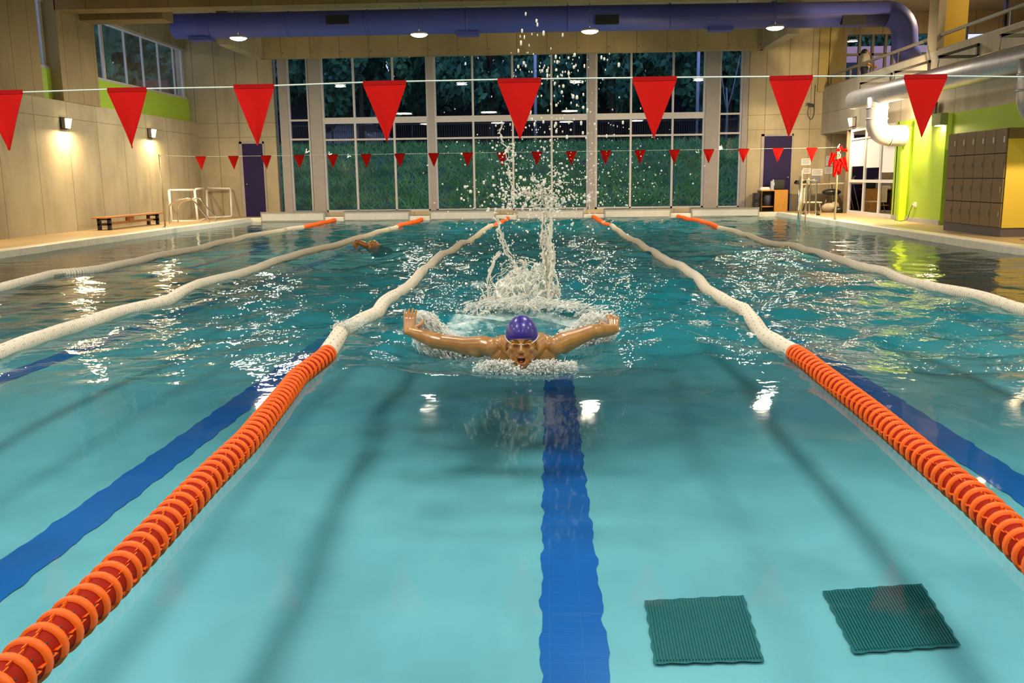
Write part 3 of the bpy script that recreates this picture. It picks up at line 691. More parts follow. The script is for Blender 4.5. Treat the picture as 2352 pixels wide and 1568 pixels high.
for ri, px in enumerate(ROPES):
    P = [onz(u, v, .035) for u, v in px]
    P[-1] = P[-1].copy()
    P.sort(key=lambda p: p.y)
    xn = X0+ri*LW
    if P[0].y > 2.2 or ri in (2, 3): P = [Vector((P[0].x+(P[0].x-P[1].x)/(P[0].y-P[1].y+1e-6)*(YN-P[0].y)*(1 if ri in (2, 3) else 0.1), YN+.02, .03))]+P
    P[-1] = Vector((P[-1].x, YF-.02, .03))
    Y = np.array([p.y for p in P]); X = np.array([p.x for p in P])
    # smooth spline through the surveyed points
    yy = np.arange(Y[0], Y[-1], .02); xx = np.interp(yy, Y, X); kk = 9 if ri in (2, 3) else 15
    ker = np.hanning(kk+2)[1:-1]; ker /= ker.sum(); xp = np.pad(xx, kk//2, mode='edge'); xx = np.convolve(xp, ker, 'valid')
    xx = xx+np.where(yy < 14, 0, 0)
    zz = hgt(xx, yy); zp = np.pad(zz, 20, mode='edge'); zz = np.convolve(zp, np.ones(41)/41, 'valid')+.022
    pts = np.stack([xx, yy, zz], 1); seg = np.linalg.norm(np.diff(pts, axis=0), axis=1); S_ = np.concatenate([[0], np.cumsum(seg)])
    rope = empty('lane_rope', (float(xx[0]), float(yy[0]), 0), lab[ri], 'lane rope', 'lane ropes')
    base = Vector((float(xx[0]), float(yy[0]), 0))
    yft = onz(FAR_T[ri], 521, .03).y
    FS = .067; n = int(S_[-1]/FS)
    first = 0
    for k in range(n):      # first float that can be in the picture
        s = (k+.5)*FS; y_ = np.interp(s, S_, yy)
        if y_ > (1.15 if ri in (2, 3) else 1.9 if ri == 1 else 3.4): first = k; break
    rest = {True: MB(), False: MB()}
    vo = np.array([v.co[:] for v in MO.vertices]); vw = np.array([v.co[:] for v in MW.vertices])
    far_v = {True: [], False: []}; far_f = {True: [], False: []}; far_n = {True: 0, False: 0}
    for k in range(n):
        s = (k+.5)*FS; p = Vector((np.interp(s, S_, xx), np.interp(s, S_, yy), np.interp(s, S_, zz)))
        p2 = Vector((np.interp(s+.04, S_, xx), np.interp(s+.04, S_, yy), np.interp(s+.04, S_, zz))); p1 = Vector((np.interp(s-.04, S_, xx), np.interp(s-.04, S_, yy), np.interp(s-.04, S_, zz)))
        d = (p2-p1).normalized(); org = p.y < 4.93 or p.y > yft
        rot = Vector((0, 1, 0)).rotation_difference(d) @ Quaternion((0, 1, 0), k*2.4)
        if first <= k < first+100:
            o = D.objects.new('orange_float' if org else 'white_float', MO if org else MW); COL.objects.link(o); o.parent = rope
            o.location = p-base; o.rotation_mode = 'QUATERNION'; o.rotation_quaternion = rot
        else:
            bb = rest[org]
            r_ = .055; prof = [(.046, -.034), (.046, -.013), (r_, -.011), (r_, .011), (.046, .013), (.046, .034)] if org else [(.042, -.034), (r_, -.028), (r_, -.006), (.042, 0), (r_, .006), (r_, .028), (.042, .034)]
            bb.lathe(prof, p-base, d, 10)
    for org, nm in ((True, 'orange_floats'), (False, 'white_floats')):
        if rest[org].v: rest[org].build(nm[:-1]+'_row', M_orange if org else M_cream, rope, kind='stuff')
    cbl = MB().tube([Vector(q_)-base for q_ in pts[::25]]+[Vector(pts[-1])-base], .006, 5); cbl.build('cable', M_steel, rope)

# ------------------------------------------------------------------ floor grates under water
for i, qd in enumerate([((1481, 1378), (1708, 1366), (1756, 1518), (1504, 1524)), ((1889, 1356), (2117, 1339), (2208, 1482), (1962, 1500))]):
    c = [onz(u, v, PD+.01) for u, v in qd]; ce = sum(c, Vector())/4
    g = empty('drain_grate', ce, ['square dark green drain grate on the pool floor beside the blue lane line', 'square dark green drain grate on the pool floor nearer the right rope'][i], 'drain grate', 'drain grates')
    b = MB(); ns = 14
    for e in range(4):
        a, d_ = c[e]-ce, c[(e+1) % 4]-ce
        for k in range(ns):
            p, q_ = a.lerp(d_, k/ns), a.lerp(d_, (k+1)/ns)
            wv = .0045*math.sin(k*2.1+e); nrm = (d_-a).cross(Vector((0, 0, 1))).normalized()
            p, q_ = p+nrm*wv*(k > 0), q_+nrm*.0045*math.sin((k+1)*2.1+e)*(k < ns-1)
            b.add([p, q_, (0, 0, 0)], [(0, 1, 2)])
    b.build('grate_plate', flat('grate_green', (.012, .15, .16), .5, var=.1), g)
    b = MB()
    for k in range(1, 34):
        p, q_ = (c[0]-ce).lerp(c[1]-ce, k/34), (c[3]-ce).lerp(c[2]-ce, k/34)
        p, q_ = p.lerp(q_, .03), q_.lerp(p, .03)
        b.obox((p+q_)/2+Vector((0, 0, .004)), Vector((.0018, 0, 0)), (q_-p)/2, Vector((0, 0, .003)))
    b.build('grate_slats', flat('grate_slat', (.018, .18, .19), .5), g)

# ------------------------------------------------------------------ far end platforms
for i, (u0, u1) in enumerate(((601, 748), (791, 942), (988, 1139), (1187, 1341), (1387, 1540), (1586, 1742))):
    x0, x1 = ony(u0, 500, YF+.05).x, ony(u1, 500, YF+.05).x; zt = ony((u0+u1)/2, 487-(u0-601)*.0095, YF+.05).z
    pf = empty('starting_platform', ((x0+x1)/2, YF-.035, 0), 'low white concrete starting platform, %s from the left along the far pool end' % ordn[i], 'platform', 'starting platforms at the far end')
    hw = (x1-x0)/2
    MB().box(-hw, hw, 0, .35, -.01, zt).build('block', flat('platform_grey', (.34, .33, .30), .55), pf, bevel=.012)
    MB().box(-hw+.04, hw-.04, -.012, .0, .03, zt-.05).build('front_panel', flat('panel_white', (.56, .55, .52), .5), pf)
    MB().box(-hw-.005, hw+.005, -.01, .36, zt, zt+.014).build('top_edge', M_steel, pf)

# ------------------------------------------------------------------ left side things
def pipe_thing(name, segs, r, mat, base, label, cat, part='tube', **k):
    o = empty(name, base, label, cat, **k)
    for s in segs: MB().tube([Vector(p)-Vector(base) for p in s[1]], s[2] if len(s) > 2 else r, 10).build(s[0], mat, o)
    return o
pb = onx(380, 541, XL-.12)
pz = ony(381, 352, pb.y).z
YPl = YP
bp = Vector((ony(381, 540, YP).x, YP, ZD))
po = empty('flag_pole', bp, 'slim metal pole on the left pool edge holding the far pennant cord', 'pole')
MB().tube([(0, 0, 0), (0, 0, pL.z-ZD+.03)], .020, 10).build('pole', M_pole, po); MB().lathe([(.05, 0), (.05, .015), (.022, .03)], (0, 0, 0)).build('base_flange', M_steel, po); MB().tube([(0, -.0, pL.z-ZD), (.03, 0, pL.z-ZD)], .01, 6).build('hook', M_steel, po)
bp2 = Vector((pR.x, YP, ZD))
po = empty('flag_pole', bp2, 'slim metal pole on the right pool edge with spare red pennants wrapped round it', 'pole')
MB().tube([(0, 0, -.15), (0, 0, pR.z-ZD+.03)], .022, 10).build('pole', M_pole, po); MB().lathe([(.05, 0), (.05, .015), (.022, .03)], (0, 0, 0)).build('base_flange', M_steel, po)
# spare pennants bunched at the top of the right pole
bn = empty('pennant_bundle', (pR.x, YP-.03, pR.z), 'bunched red pennants wrapped round the top of the right pole', 'pennants')
rr = random.Random(5)
for i, (dx, dz, w_, h_, an) in enumerate(((-.10, -.12, .14, .30, .35), (.0, -.25, .22, .33, -.1), (.08, -.22, .16, .32, -.35), (-.03, -.30, .2, .34, .2), (.06, -.02, .12, .16, 1.2), (.15, -.06, .1, .12, 1.5))):
    m_ = MB(); k = 6
    for r_ in range(k):
        for c_ in range(k):
            def Q(a, b_): 
                wz = -h_*a/k; wd = w_*(1-a/k*.75)*(b_/k-.5); return Vector((wd, .03*math.sin(b_*1.9+i)*(1-.3*a/k)+.012*math.sin(a*2+b_), wz))
            q_ = [Q(r_, c_), Q(r_, c_+1), Q(r_+1, c_+1), Q(r_+1, c_)]
            m_.add(q_+[p_+Vector((0, .003, 0)) for p_ in q_], [(3, 2, 1, 0), (4, 5, 6, 7)], True)
    o = m_.build('folded_pennant', M_red, bn); o.location = (dx, -.02*i, dz); o.rotation_euler = (0, an, 0)
MB().tube([(.0, -.03, .06), (-.03, -.06, .0), (.02, -.06, -.06), (-.02, -.06, -.12), (.03, -.05, -.16), (.0, -.07, -.24)], .012, 6).build('cord_coil', M_cord, bn)

def ladder(name, base, label, dx, pts_fn):
    o = empty(name, base, label, 'pool ladder')
    for s in (0, 1):
        MB().tube([Vector(p) for p in pts_fn(s)], .019, 10).build('rail', M_steel, o)
    for z in (-.12, -.35): 
        a, b_ = pts_fn(0)[-1], pts_fn(1)[-1]; MB().bar((a[0], a[1], z), (b_[0], b_[1], z), .04, .02).build('tread', M_steel, o)
    return o
def smoothpts(P, n=6):
    P = [Vector(p) for p in P]; out = []
    for i in range(len(P)-1):
        p0, p1, p2, p3 = P[max(i-1, 0)], P[i], P[i+1], P[min(i+2, len(P)-1)]
        for k in range(n):
            t_ = k/n; out.append(.5*((2*p1)+(-p0+p2)*t_+(2*p0-5*p1+4*p2-p3)*t_*t_+(-p0+3*p1-3*p2+p3)*t_**3))
    out.append(P[-1]); return out
LY = 21.6
A1 = [ony(u, v, LY) for u, v in ((391, 519), (389, 480), (393, 468), (402, 462), (420, 458), (437, 456), (447, 463), (463, 484), (478, 502), (481, 515), (482, 540))]
A2 = [ony(u, v, LY+.5) for u, v in ((410, 518), (408, 480), (413, 468), (421, 463), (438, 458), (455, 455), (463, 461), (478, 480), (493, 497), (496, 512), (497, 535))]
LB = Vector((ony(450, 510, LY).x, LY, ZD))
ladder('pool_ladder', LB, 'curved chrome handrails of the pool ladder at the far left edge', 0, lambda s: [p-LB for p in smoothpts((A1, A2)[s])])
RB = Vector((XR, 21.5, ZD))
B1 = [(.12, -.25, 0), (.12, -.25, .78), (.08, -.25, .86), (0, -.25, .88), (-.08, -.25, .84), (-.1, -.25, .75), (-.1, -.25, -.6)]
B2 = [(.12, .25, 0), (.12, .25, .78), (.08, .25, .86), (0, .25, .88), (-.08, .25, .84), (-.1, .25, .75), (-.1, .25, -.6)]
ladder('pool_ladder', RB, 'chrome rails of the pool ladder on the right edge, beside the white chair', 0, lambda s: [p for p in smoothpts((B1, B2)[s])])
YLd = 19.9
b1 = ony(1834, 505, YLd)
po = empty('stanchion_post', (b1.x, YLd, 0), 'thick brushed steel post rising from the pool edge at the right', 'post')
MB().tube([(0, 0, -.5), (0, 0, ony(1834, 404, YLd).z)], .028, 12).build('outer_tube', M_steel, po); MB().tube([(.04, .02, -.4), (.04, .02, ony(1834, 391, YLd).z)], .018, 10).build('inner_tube', M_pole, po)

# bench
b0, b1_ = onx(240, 500, WL+.55), onx(374, 489, WL+.55)
y0, y1 = 19.4, 23.0
bx = WL+.42; y0 = onx(241, 498, bx+.15).y; y1 = onx(374, 489, bx+.15).y; zb = onx(241, 499, bx+.15).z
be = empty('bench', (bx, (y0+y1)/2, ZD), 'low wooden bench with dark legs against the left wall', 'bench'); hl = (y1-y0)/2; hb = zb-ZD
MB().box(-.16, .0, -hl, hl, hb-.03, hb).box(.02, .17, -hl, hl, hb-.03, hb).build('seat', M_wood, be, bevel=.006)
for s in (-1, 1):
    ye = s*(hl-.25)
    MB().box(-.14, -.08, ye-.04, ye+.04, 0, hb-.03).box(.08, .14, ye-.04, ye+.04, 0, hb-.03).box(-.14, .14, ye-.04, ye+.04, hb-.07, hb-.03).box(-.14, .14, ye-.04, ye+.04, .10, .14).build('leg_frame', M_black, be)
MB().box(-.02, .03, -hl+.25, hl-.25, .10, .15).build('stretcher', M_wood, be); MB().box(-.05, .05, -.12, .12, .12, hb-.03).build('center_block', M_wood, be)
# water polo goals
def goal(pp, label):
    c = sum(pp, Vector())/len(pp); c.z = ZD
    o = empty('water_goal', c, label, 'goal', 'white goal frames'); pp = [p-c for p in pp]
    for a, b_ in ((0, 1), (1, 2), (2, 3), (3, 0)): MB().tube([pp[a], pp[b_]], .030, 10).build(('post', 'crossbar', 'post', 'base_bar')[a], M_white, o)
    return o
gy = 23.4
g1 = [onx(395, 508, WL+.45), onx(385, 434, WL+.20), onx(448, 434, WL+.20), onx(455, 508, WL+.7)]
x_a = -9.55
goal([ony(394, 508, 22.6), ony(388, 437, 22.9), ony(447, 436, 23.3), ony(454, 508, 23.0)], 'white goal frame leaning at the left corner, behind the ladder')
goal([ony(477, 500, 25.0), ony(474, 432, 25.4), ony(529, 433, 25.45), ony(532, 497, 25.1)], 'white goal frame leaning on the far wall left of the door')
MB().tube([ony(450, 434, 23.4), ony(474, 432, 25.35)], .026, 8).tube([ony(457, 508, 23.1), ony(477, 500, 24.95)], .026, 8).build('goal_crosspiece', M_white, None, 'white tube joining the two leaning goal frames', 'tube')

# ------------------------------------------------------------------ right side things
LKX = 6.95
ly0, ly1, lz0, lz1 = 13.80, 15.80, ZD+.14, 1.74
lk = empty('locker_cabinet', (LKX, (ly0+ly1)/2, ZD), 'tall brown locker cabinet of small doors against the green wall', 'locker')
hy = (ly1-ly0)/2
MB().box(.01, WR-LKX, -hy, hy, .14, lz1-ZD).build('body', M_lockgap, lk)
MB().box(.012, WR-LKX, -hy-.02, -hy-.001, .14, lz1-ZD-.16).build('side_panel', M_yellow, lk, label='yellow end panel')
MB().box(.012, WR-LKX, -hy-.022, -hy-.001, lz1-ZD-.16, lz1-ZD).build('side_top_panel', M_locker, lk)
MB().box(.01, WR-LKX, -hy, hy, 0, .14).build('plinth', M_plinth, lk)
rows = [0, .37, .74, 1.12, 1.5]
rh = (lz1-ZD-.14)/4
for r_ in range(4):
    for c_ in range(6):
        yc = hy-(c_+.5)*(2*hy/6); zc = .14+(r_+.5)*rh
        d = MB().box(-.012, .012, -hy/6+.006, hy/6-.006, -rh/2+.007, rh/2-.007).build('locker_door', M_locker, lk, bevel=.003); d.location = (0, yc, zc)
        MB().box(-.030, -.012, -.006, .006, -.045, .045).build('handle', M_rail if r_ < 3 else M_strap, d).location = (0, -hy/6+.05, .02)
# desk, monitor, computer
YK = 25.0
def atk(u, v): return ony(u, v, YK)
k0, k1, kt, kb = atk(1749, 437).x, atk(1810, 437).x, atk(1780, 436).z, ZD
dk = empty('computer_desk', ((k0+k1)/2, YK, ZD), 'small desk with an orange wood side panel before the far right door', 'desk'); hw = (k1-k0)/2; ht = kt-ZD
MB().box(-hw, hw, 0, .45, ht-.03, ht).build('top', M_wood2, dk); MB().box(.0, hw, -.01, .02, 0, ht-.03).build('front_panel', M_wood2, dk, label='orange wood front panel')
MB().box(-hw, -hw+.03, 0, .45, 0, ht-.03).build('side_panel', flat('desk_dark', (.08, .05, .02), .6), dk); MB().box(-hw, .0, .1, .40, .12, .15).build('shelf', M_wood2, dk)
MB().box(-hw+.03, 0, .42, .44, 0, ht-.03).build('back_panel', M_room, dk)
mn = empty('monitor', (dk.location.x+.16, YK+.2, kt), 'black computer monitor on the desk', 'monitor')
MB().box(-.16, .16, 0, .15, .02, .27).build('casing', M_black, mn, bevel=.01); MB().box(-.17, -.145, -.02, .1, .0, .28).build('white_edge', M_white, mn); MB().lathe([(.09, 0), (.09, .012), (.02, .02)], (0, .05, 0)).build('stand', M_black, mn)
MB().box(-.15, .12, -.1, .1, 0, .05).box(-.13, .10, -.09, .09, .05, .08).build('paper_stack', M_paper, None, 'pile of white papers on the left of the desk', 'papers').location = (dk.location.x-.22, YK+.2, kt)
MB().box(-.04, .04, -.04, .04, 0, .24).box(-.025, .055, -.045, .035, .12, .2).build('box_file', flat('file_blue_white', (.45, .50, .62), .5), None, 'narrow blue and white carton standing beside the monitor', 'carton').location = (dk.location.x-.04, YK+.15, kt)
MB().lathe([(.001, 0), (.10, 0), (.12, .30), (.11, .30), (.095, .02), (.001, .02)], (0, 0, 0)).build('waste_bin', M_bluebin, None, 'dark blue grey bin inside the desk', 'bin').location = (dk.location.x-.14, YK+.25, ZD+.15)
o = empty('loudspeaker', (k0-.10, YK+.15, ZD), 'black loudspeaker standing left of the desk', 'loudspeaker'); MB().box(-.08, .09, -.09, .12, 0, atk(1745, 443).z-ZD).build('cabinet', M_black, o, bevel=.01)
for z in (.18, .38): MB().lathe([(.001, -.0), (.03, -.004), (.06, -.012), (.065, -.0)], (0, -.09, z), (0, 1, 0)).build('cone', M_dark, o)
# table with trestle legs
YT = 24.6
def att(u, v): return ony(u, v, YT)
t0, t1, tz = att(1838, 424).x, att(1944, 424).x, att(1890, 421).z
tb = empty('trestle_table', ((t0+t1)/2, YT, ZD), 'pale folding table on splayed metal legs near the office doors', 'table'); hw = (t1-t0)/2; ht = tz-ZD
MB().box(-hw, hw, -.1, .55, ht-.03, ht).build('tabletop', flat('table_top', (.55, .47, .33), .4), tb, bevel=.005)
for sx in (-1, 1):
    for sy in (0, .45): MB().tube([(sx*(hw-.25), sy, ht-.03), (sx*(hw-.05)-(.12 if sx > 0 else 0), sy, 0)], .014, 8).build('leg', M_steel, tb)
MB().box(-.2, .2, -.13, .13, 0, .05).box(-.18, .16, -.11, .11, .05, .09).build('black_case', M_black, None, 'dark equipment case on the left end of the pale table', 'case').location = (t0+.12, YT+.2, tz)
o = empty('laptop', (t0+.50, YT+.2, tz), 'open grey laptop seen from behind on the table', 'laptop'); MB().box(-.12, .12, -.12, .08, 0, .015).build('base', M_dark, o); MB().obox((0, .10, .11), (.12, 0, 0), (0, .03, .1), (0, .005, -.001)).build('screen', flat('laptop_grey', (.10, .11, .14), .4), o)
MB().lathe([(.001, 0), (.03, 0), (.032, .10), (.012, .13), (.012, .16), (.001, .16)], (0, 0, 0)).build('bottle', flat('bottle_pale', (.55, .6, .4), .2), None, 'pale bottle on the table beside the laptop', 'bottle').location = (t0+.24, YT+.05, tz)
for du_, dv, ll in ((.95, .1, 'sheet of white paper near the middle of the pale table'), (1.2, .15, 'white papers at the right end of the pale table')):
    MB().box(-.12, .12, -.09, .09, 0, .012).build('paper_sheet', M_paper, None, ll, 'papers').location = (t0+du_, YT+dv, tz)
# white chair
cc = ony(1862, 497, 23.6); 
ch = empty('plastic_chair', (cc.x, 23.6, ZD), 'cream plastic chair with metal legs facing right, behind the steel post', 'chair'); sz = ony(1870, 464, 23.6).z-ZD; tp = ony(1865, 431, 23.6).z-ZD
MB().box(-.20, .22, -.2, .2, sz-.02, sz+.01).build('seat', flat('chair_cream', (.75, .68, .48), .4), ch, bevel=.01)
mb = MB()
for k in range(8):
    a0, a1 = -.22+.055*k, -.22+.055*(k+1)
    mb.box(-.25+.02*math.cos(a0*8), -.225+.02*math.cos(a0*8), a0, a1, sz-.02, tp)
mb.build('backrest', flat('chair_cream', 0), ch, bevel=.004)
for sx, sy in ((-.2, -.18), (-.2, .18), (.18, -.18), (.18, .18)): MB().tube([(sx*.9, sy, sz-.02), (sx*1.15, sy*1.1, 0)], .011, 8).build('leg', M_steel, ch)
# dark stool, bags
o = empty('folding_stool', (ony(1908, 480, 24.2).x, 24.2, ZD), 'dark padded stool standing under the table', 'stool')
MB().ell((0, 0, ony(1908, 441, 24.2).z-ZD), .26, .2, .09).build('seat_pad', M_black, o)
for sx in (-1, 1): MB().tube([(sx*.12, 0, .42), (sx*.2, 0, 0)], .012, 8).build('leg', M_steel, o)
mb = MB(); mb.ell((0, 0, .12), .22, .16, .13, 12, 8); mb.ell((.14, .02, .16), .12, .12, .12); mb.build('cloth_bag', M_bag, None, 'pale cloth bag lying under the right end of the table', 'bag').location = (ony(1905, 485, 24.1).x, 24.1, ZD)
mb = MB(); mb.ell((0, 0, .07), .16, .12, .08, 12, 8); mb.ell((-.08, 0, .10), .07, .07, .06); mb.build('dark_bag', M_black, None, 'small black bag on the floor right of the pale bag', 'bag').location = (ony(1920, 490, 23.9).x+.02, 23.7, ZD)
# papers pinned on the wall
for i, (u0, v0, u1, v1, ll) in enumerate(((1841, 364, 1862, 379, 'upper left'), (1844, 386, 1862, 399, 'lower left'), (1865, 388, 1889, 403, 'lower middle'), (1898, 358, 1910, 380, 'upper right'), (1895, 384, 1912, 399, 'lower right'))):
    a, c = ony(u0, v0, WY-.005), ony(u1, v1, WY-.005)
    o = MB().box(a.x, c.x, WY-.008, WY-.003, c.z, a.z).build('notice_sheet', M_paper, None, 'white notice pinned on the far right wall, %s of the group' % ll, 'notice', 'notices on the far right wall')
    mb = MB()
    for k in range(4):
        zk = a.z-(a.z-c.z)*(.2+.18*k); mb.box(a.x+.03, c.x-.03-.03*(k % 2), WY-.0095, WY-.0085, zk-.006, zk+.006)
    mb.build('print_lines', M_ink, o)
# wall camera with cable, socket, switch
p = ony(1862, 241, WY-.2)
o = empty('security_camera', (p.x, WY, p.z), 'small dark camera on the far right wall with a looping cable', 'camera')
MB().obox((0, -.2, 0), (.06, -.04, -.02), (.025, .04, 0), (0, 0, .045)).build('camera_body', M_dark, o); MB().tube([(0, 0, -.02), (0, -.16, -.02)], .015, 8).build('arm', M_rail, o)
MB().tube(smoothpts([(.0, -.05, -.02), (-.03, -.08, -.25), (.06, -.08, -.38), (.14, -.06, -.25), (.15, -.03, .1), (.15, -.03, .55)]), .008, 6).build('cable', M_dark, o)
MB().tube([(ony(1887, 100, WY-.03).x, WY-.03, 5.3), (ony(1885, 205, WY-.03).x, WY-.03, 3.45)], .02, 8).build('conduit_pipe', M_rail, None, 'thin vertical conduit in the upper right far corner', 'pipe')
p = onx(2103, 470, WR-.1); o = empty('wall_socket', (WR, p.y, p.z), 'white wall socket with a plugged in dark lead on the green wall', 'socket')
MB().box(-.12, -.095, -.05, .05, -.05, .05).build('plate', M_white, o); MB().box(-.16, -.12, -.03, .03, -.02, .02).build('plug', M_white, o)
MB().tube(smoothpts([(-.16, 0, 0), (-.19, .05, -.15), (-.19, .15, -p.z+ZD+.06), (-.22, .4, -p.z+ZD+.008), (-.2, .8, -p.z+ZD+.006)]), .006, 6).build('lead', M_dark, o)
p = onx(1897, 300, WR+.35)
o = MB().box(-.02, .02, -.05, .05, -.18, .14).build('red_pipe', flat('red_pipe_paint', (.45, .06, .02), .5), None, 'short red pipe under the concrete band above the notices', 'pipe'); o.location = (p.x, p.y, 1.98)
# floor drain on the right deck
MB().box(6.95, 7.4, 13.0, 13.2, ZD+.001, ZD+.006).build('deck_drain', flat('deck_drain_dark', (.12, .09, .05), .6), None, 'long dark drain slot in the right deck below the locker', 'drain')
# sandals near the ladder
for i, (dx, dy) in enumerate(((0, 0), (.28, -.2))):
    o = empty('sandal', (6.45+dx, 22.6+dy, ZD), ['dark sandal on the right deck beside the ladder', 'dark sandal on the right deck nearer the office doors'][i], 'sandal')
    MB().ell((0, 0, .02), .05, .12, .02).build('sole', M_dark, o); MB().tube([(-.04, .03, .02), (0, .04, .07), (.04, .03, .02)], .012, 6).build('strap', M_dark, o)

# ------------------------------------------------------------------ bodies: blended capsules, one continuous skin
def capsule(b, p0, r0, p1, r1, n=14, flat_=1.0):
    p0, p1 = Vector(p0), Vector(p1); L = (p1-p0).length; m = 4
    pts = []; rs = []; d = (p1-p0).normalized()
    for i in range(m): a = PI/2*(1-i/m); pts.append(p0-d*r0*math.sin(a)); rs.append(max(.0008, r0*math.cos(a)))
    for i in range(5): pts.append(p0.lerp(p1, i/4)); rs.append(r0+(r1-r0)*i/4)
    for i in range(1, m+1): a = PI/2*i/m; pts.append(p1+d*r1*math.sin(a)); rs.append(max(.0008, r1*math.cos(a)))
    b.tube(pts, rs, n)
def chain(b, P, n=14):
    for (p0, r0), (p1, r1) in zip(P, P[1:]): capsule(b, p0, r0, p1, r1, n)
def remesh(b, name, voxel, mat, parent, smooth=4, post=None):
    me = D.meshes.new(name); me.from_pydata([tuple(v) for v in b.v], [], b.f); me.update()
    o = D.objects.new(name, me); COL.objects.link(o)
    r = o.modifiers.new('r', 'REMESH'); r.mode = 'VOXEL'; r.voxel_size = voxel; r.use_smooth_shade = True
    s = o.modifiers.new('s', 'SMOOTH'); s.iterations = smooth; s.factor = .5
    dg = bpy.context.evaluated_depsgraph_get(); m2 = D.meshes.new_from_object(o.evaluated_get(dg)); o.modifiers.clear()
    o.data = m2; D.meshes.remove(me)
    if post:
        n = len(m2.vertices); co_ = np.empty(n*3); m2.vertices.foreach_get('co', co_); co_ = co_.reshape(-1, 3); co_ = post(co_); m2.vertices.foreach_set('co', co_.ravel()); m2.update()
    m2.materials.clear(); m2.materials.append(mat); m2.polygons.foreach_set('use_smooth', [True]*len(m2.polygons)); o.name = name; m2.name = name
    if parent: o.parent = parent
    return o

def hand(b, wrist, dirv, palm_n, side, curl=.35, k=1.0):
    """palm and five separate fingers; dirv = towards fingertips, side = towards the thumb"""
    w_, d, s = Vector(wrist), Vector(dirv).normalized(), Vector(side).normalized(); pn = Vector(palm_n).normalized()
    for t_ in (-.026, -.009, .009, .026): capsule(b, w_+s*t_*.7*k, .016*k, w_+d*.085*k+s*t_*k, .0125*k)
    for i, (t_, L) in enumerate(((.031, .070), (.0105, .080), (-.0105, .074), (-.031, .058))):
        p = w_+d*.088*k+s*t_*k; q_ = d; r_ = .0088*k
        for j, f_ in enumerate((.45, .30, .25)):
            q_ = (q_+pn*curl*(.5+.4*j)).normalized(); p2 = p+q_*L*f_*k+s*t_*.06; capsule(b, p, r_, p2, r_*.93, 10); p = p2; r_ *= .93
    p = w_+d*.025*k+s*.030*k; p2 = p+(d*.6+s*.9+pn*.2).normalized()*.045*k; p3 = p2+(d*.9+s*.45+pn*.35).normalized()*.035*k
    capsule(b, p, .014*k, p2, .0115*k, 10); capsule(b, p2, .011*k, p3, .009*k, 10)

# ---- main swimmer
HC = ony(1198, 787, 4.62)                       # centre of the head
SW = empty('swimmer', (HC.x, 4.7, 0), 'butterfly swimmer in a violet cap with both arms stretched wide, mouth open', 'person')
SO = Vector(SW.location)
def sp(u, v, y): return ony(u, v, y)-SO
b = MB()
hc = HC-SO
tilt = Matrix.Rotation(-.10, 3, 'X')            # face points to the camera, chin in the water
HS = 1.10
def hp(x, y, z): return hc+tilt @ Vector((x, y, z))*HS
def hl(c_, rx, ry, rz, n=10, m=6): b.ell(c_, rx*HS, ry*HS, rz*HS, n, m, tilt)
# skull and face (local: -y towards camera, z up)
hl(hp(0, .035, .035), .079, .098, .090, 20, 14)
hl(hp(0, -.005, -.03), .068, .080, .088, 18, 12)
hl(hp(0, -.022, -.082), .047, .056, .048, 16, 10)
hl(hp(0, -.060, -.112), .021, .020, .017, 10, 8)
for s in (-1, 1):
    hl(hp(s*.043, -.052, -.028), .023, .022, .020, 10, 8)      # cheekbones
    hl(hp(s*.030, -.071, .014), .025, .014, .010, 10, 8)       # brow ridge
    hl(hp(s*.079, .020, -.015), .010, .020, .030, 8, 8)        # ears
    hl(hp(s*.042, -.030, -.070), .020, .03, .035, 10, 8)       # jaw sides
    hl(hp(s*.0125, -.093, -.040), .0085, .010, .0085, 8, 6)    # nostrils
capsule(b, hp(0, -.078, .006), .009, hp(0, -.101, -.034), .0125)        # nose
capsule(b, hp(-.020, -.083, -.0615), .0062, hp(.020, -.083, -.0615), .0062, 8)   # upper lip
capsule(b, hp(-.016, -.078, -.101), .0068, hp(.016, -.078, -.101), .0068, 8)     # lower lip
# neck, shoulders, torso
neck = hp(0, .07, -.055)
shL, shR = sp(1137, 800, 4.86), sp(1268, 799, 4.86)
midc = (shL+shR)/2
chain(b, [(neck, .062), (midc+Vector((0, .06, .01)), .075)])
for s_, e in ((shL, -1), (shR, 1)):
    chain(b, [(neck+Vector((e*.03, .0, -.01)), .045), (s_+Vector((-e*.045, .03, .030)), .046), (s_, .058)])          # traps to deltoid
    chain(b, [(s_+Vector((0, 0, .004)), .060), (midc+Vector((e*.10, .10, -.05)), .105), (midc+Vector((e*.085, .38, -.10)), .095), (midc+Vector((e*.075, .66, -.12)), .088)])
    chain(b, [(midc+Vector((e*.075, .66, -.12)), .088), (midc+Vector((e*.085, .82, -.13)), .085), (midc+Vector((e*.07, 1.22, -.26)), .058), (midc+Vector((e*.05, 1.62, -.30)), .040), (midc+Vector((e*.05, 1.70, -.31)), .030)])
    capsule(b, midc+Vector((e*.05, 1.70, -.31)), .03, midc+Vector((e*.06, 1.86, -.30)), .018)
    chain(b, [(midc+Vector((e*.03, -.02, -.06)), .075), (s_+Vector((-e*.03, .0, -.035)), .062)])                        # chest
chain(b, [(midc+Vector((0, .05, -.03)), .10), (midc+Vector((0, .7, -.12)), .10)])
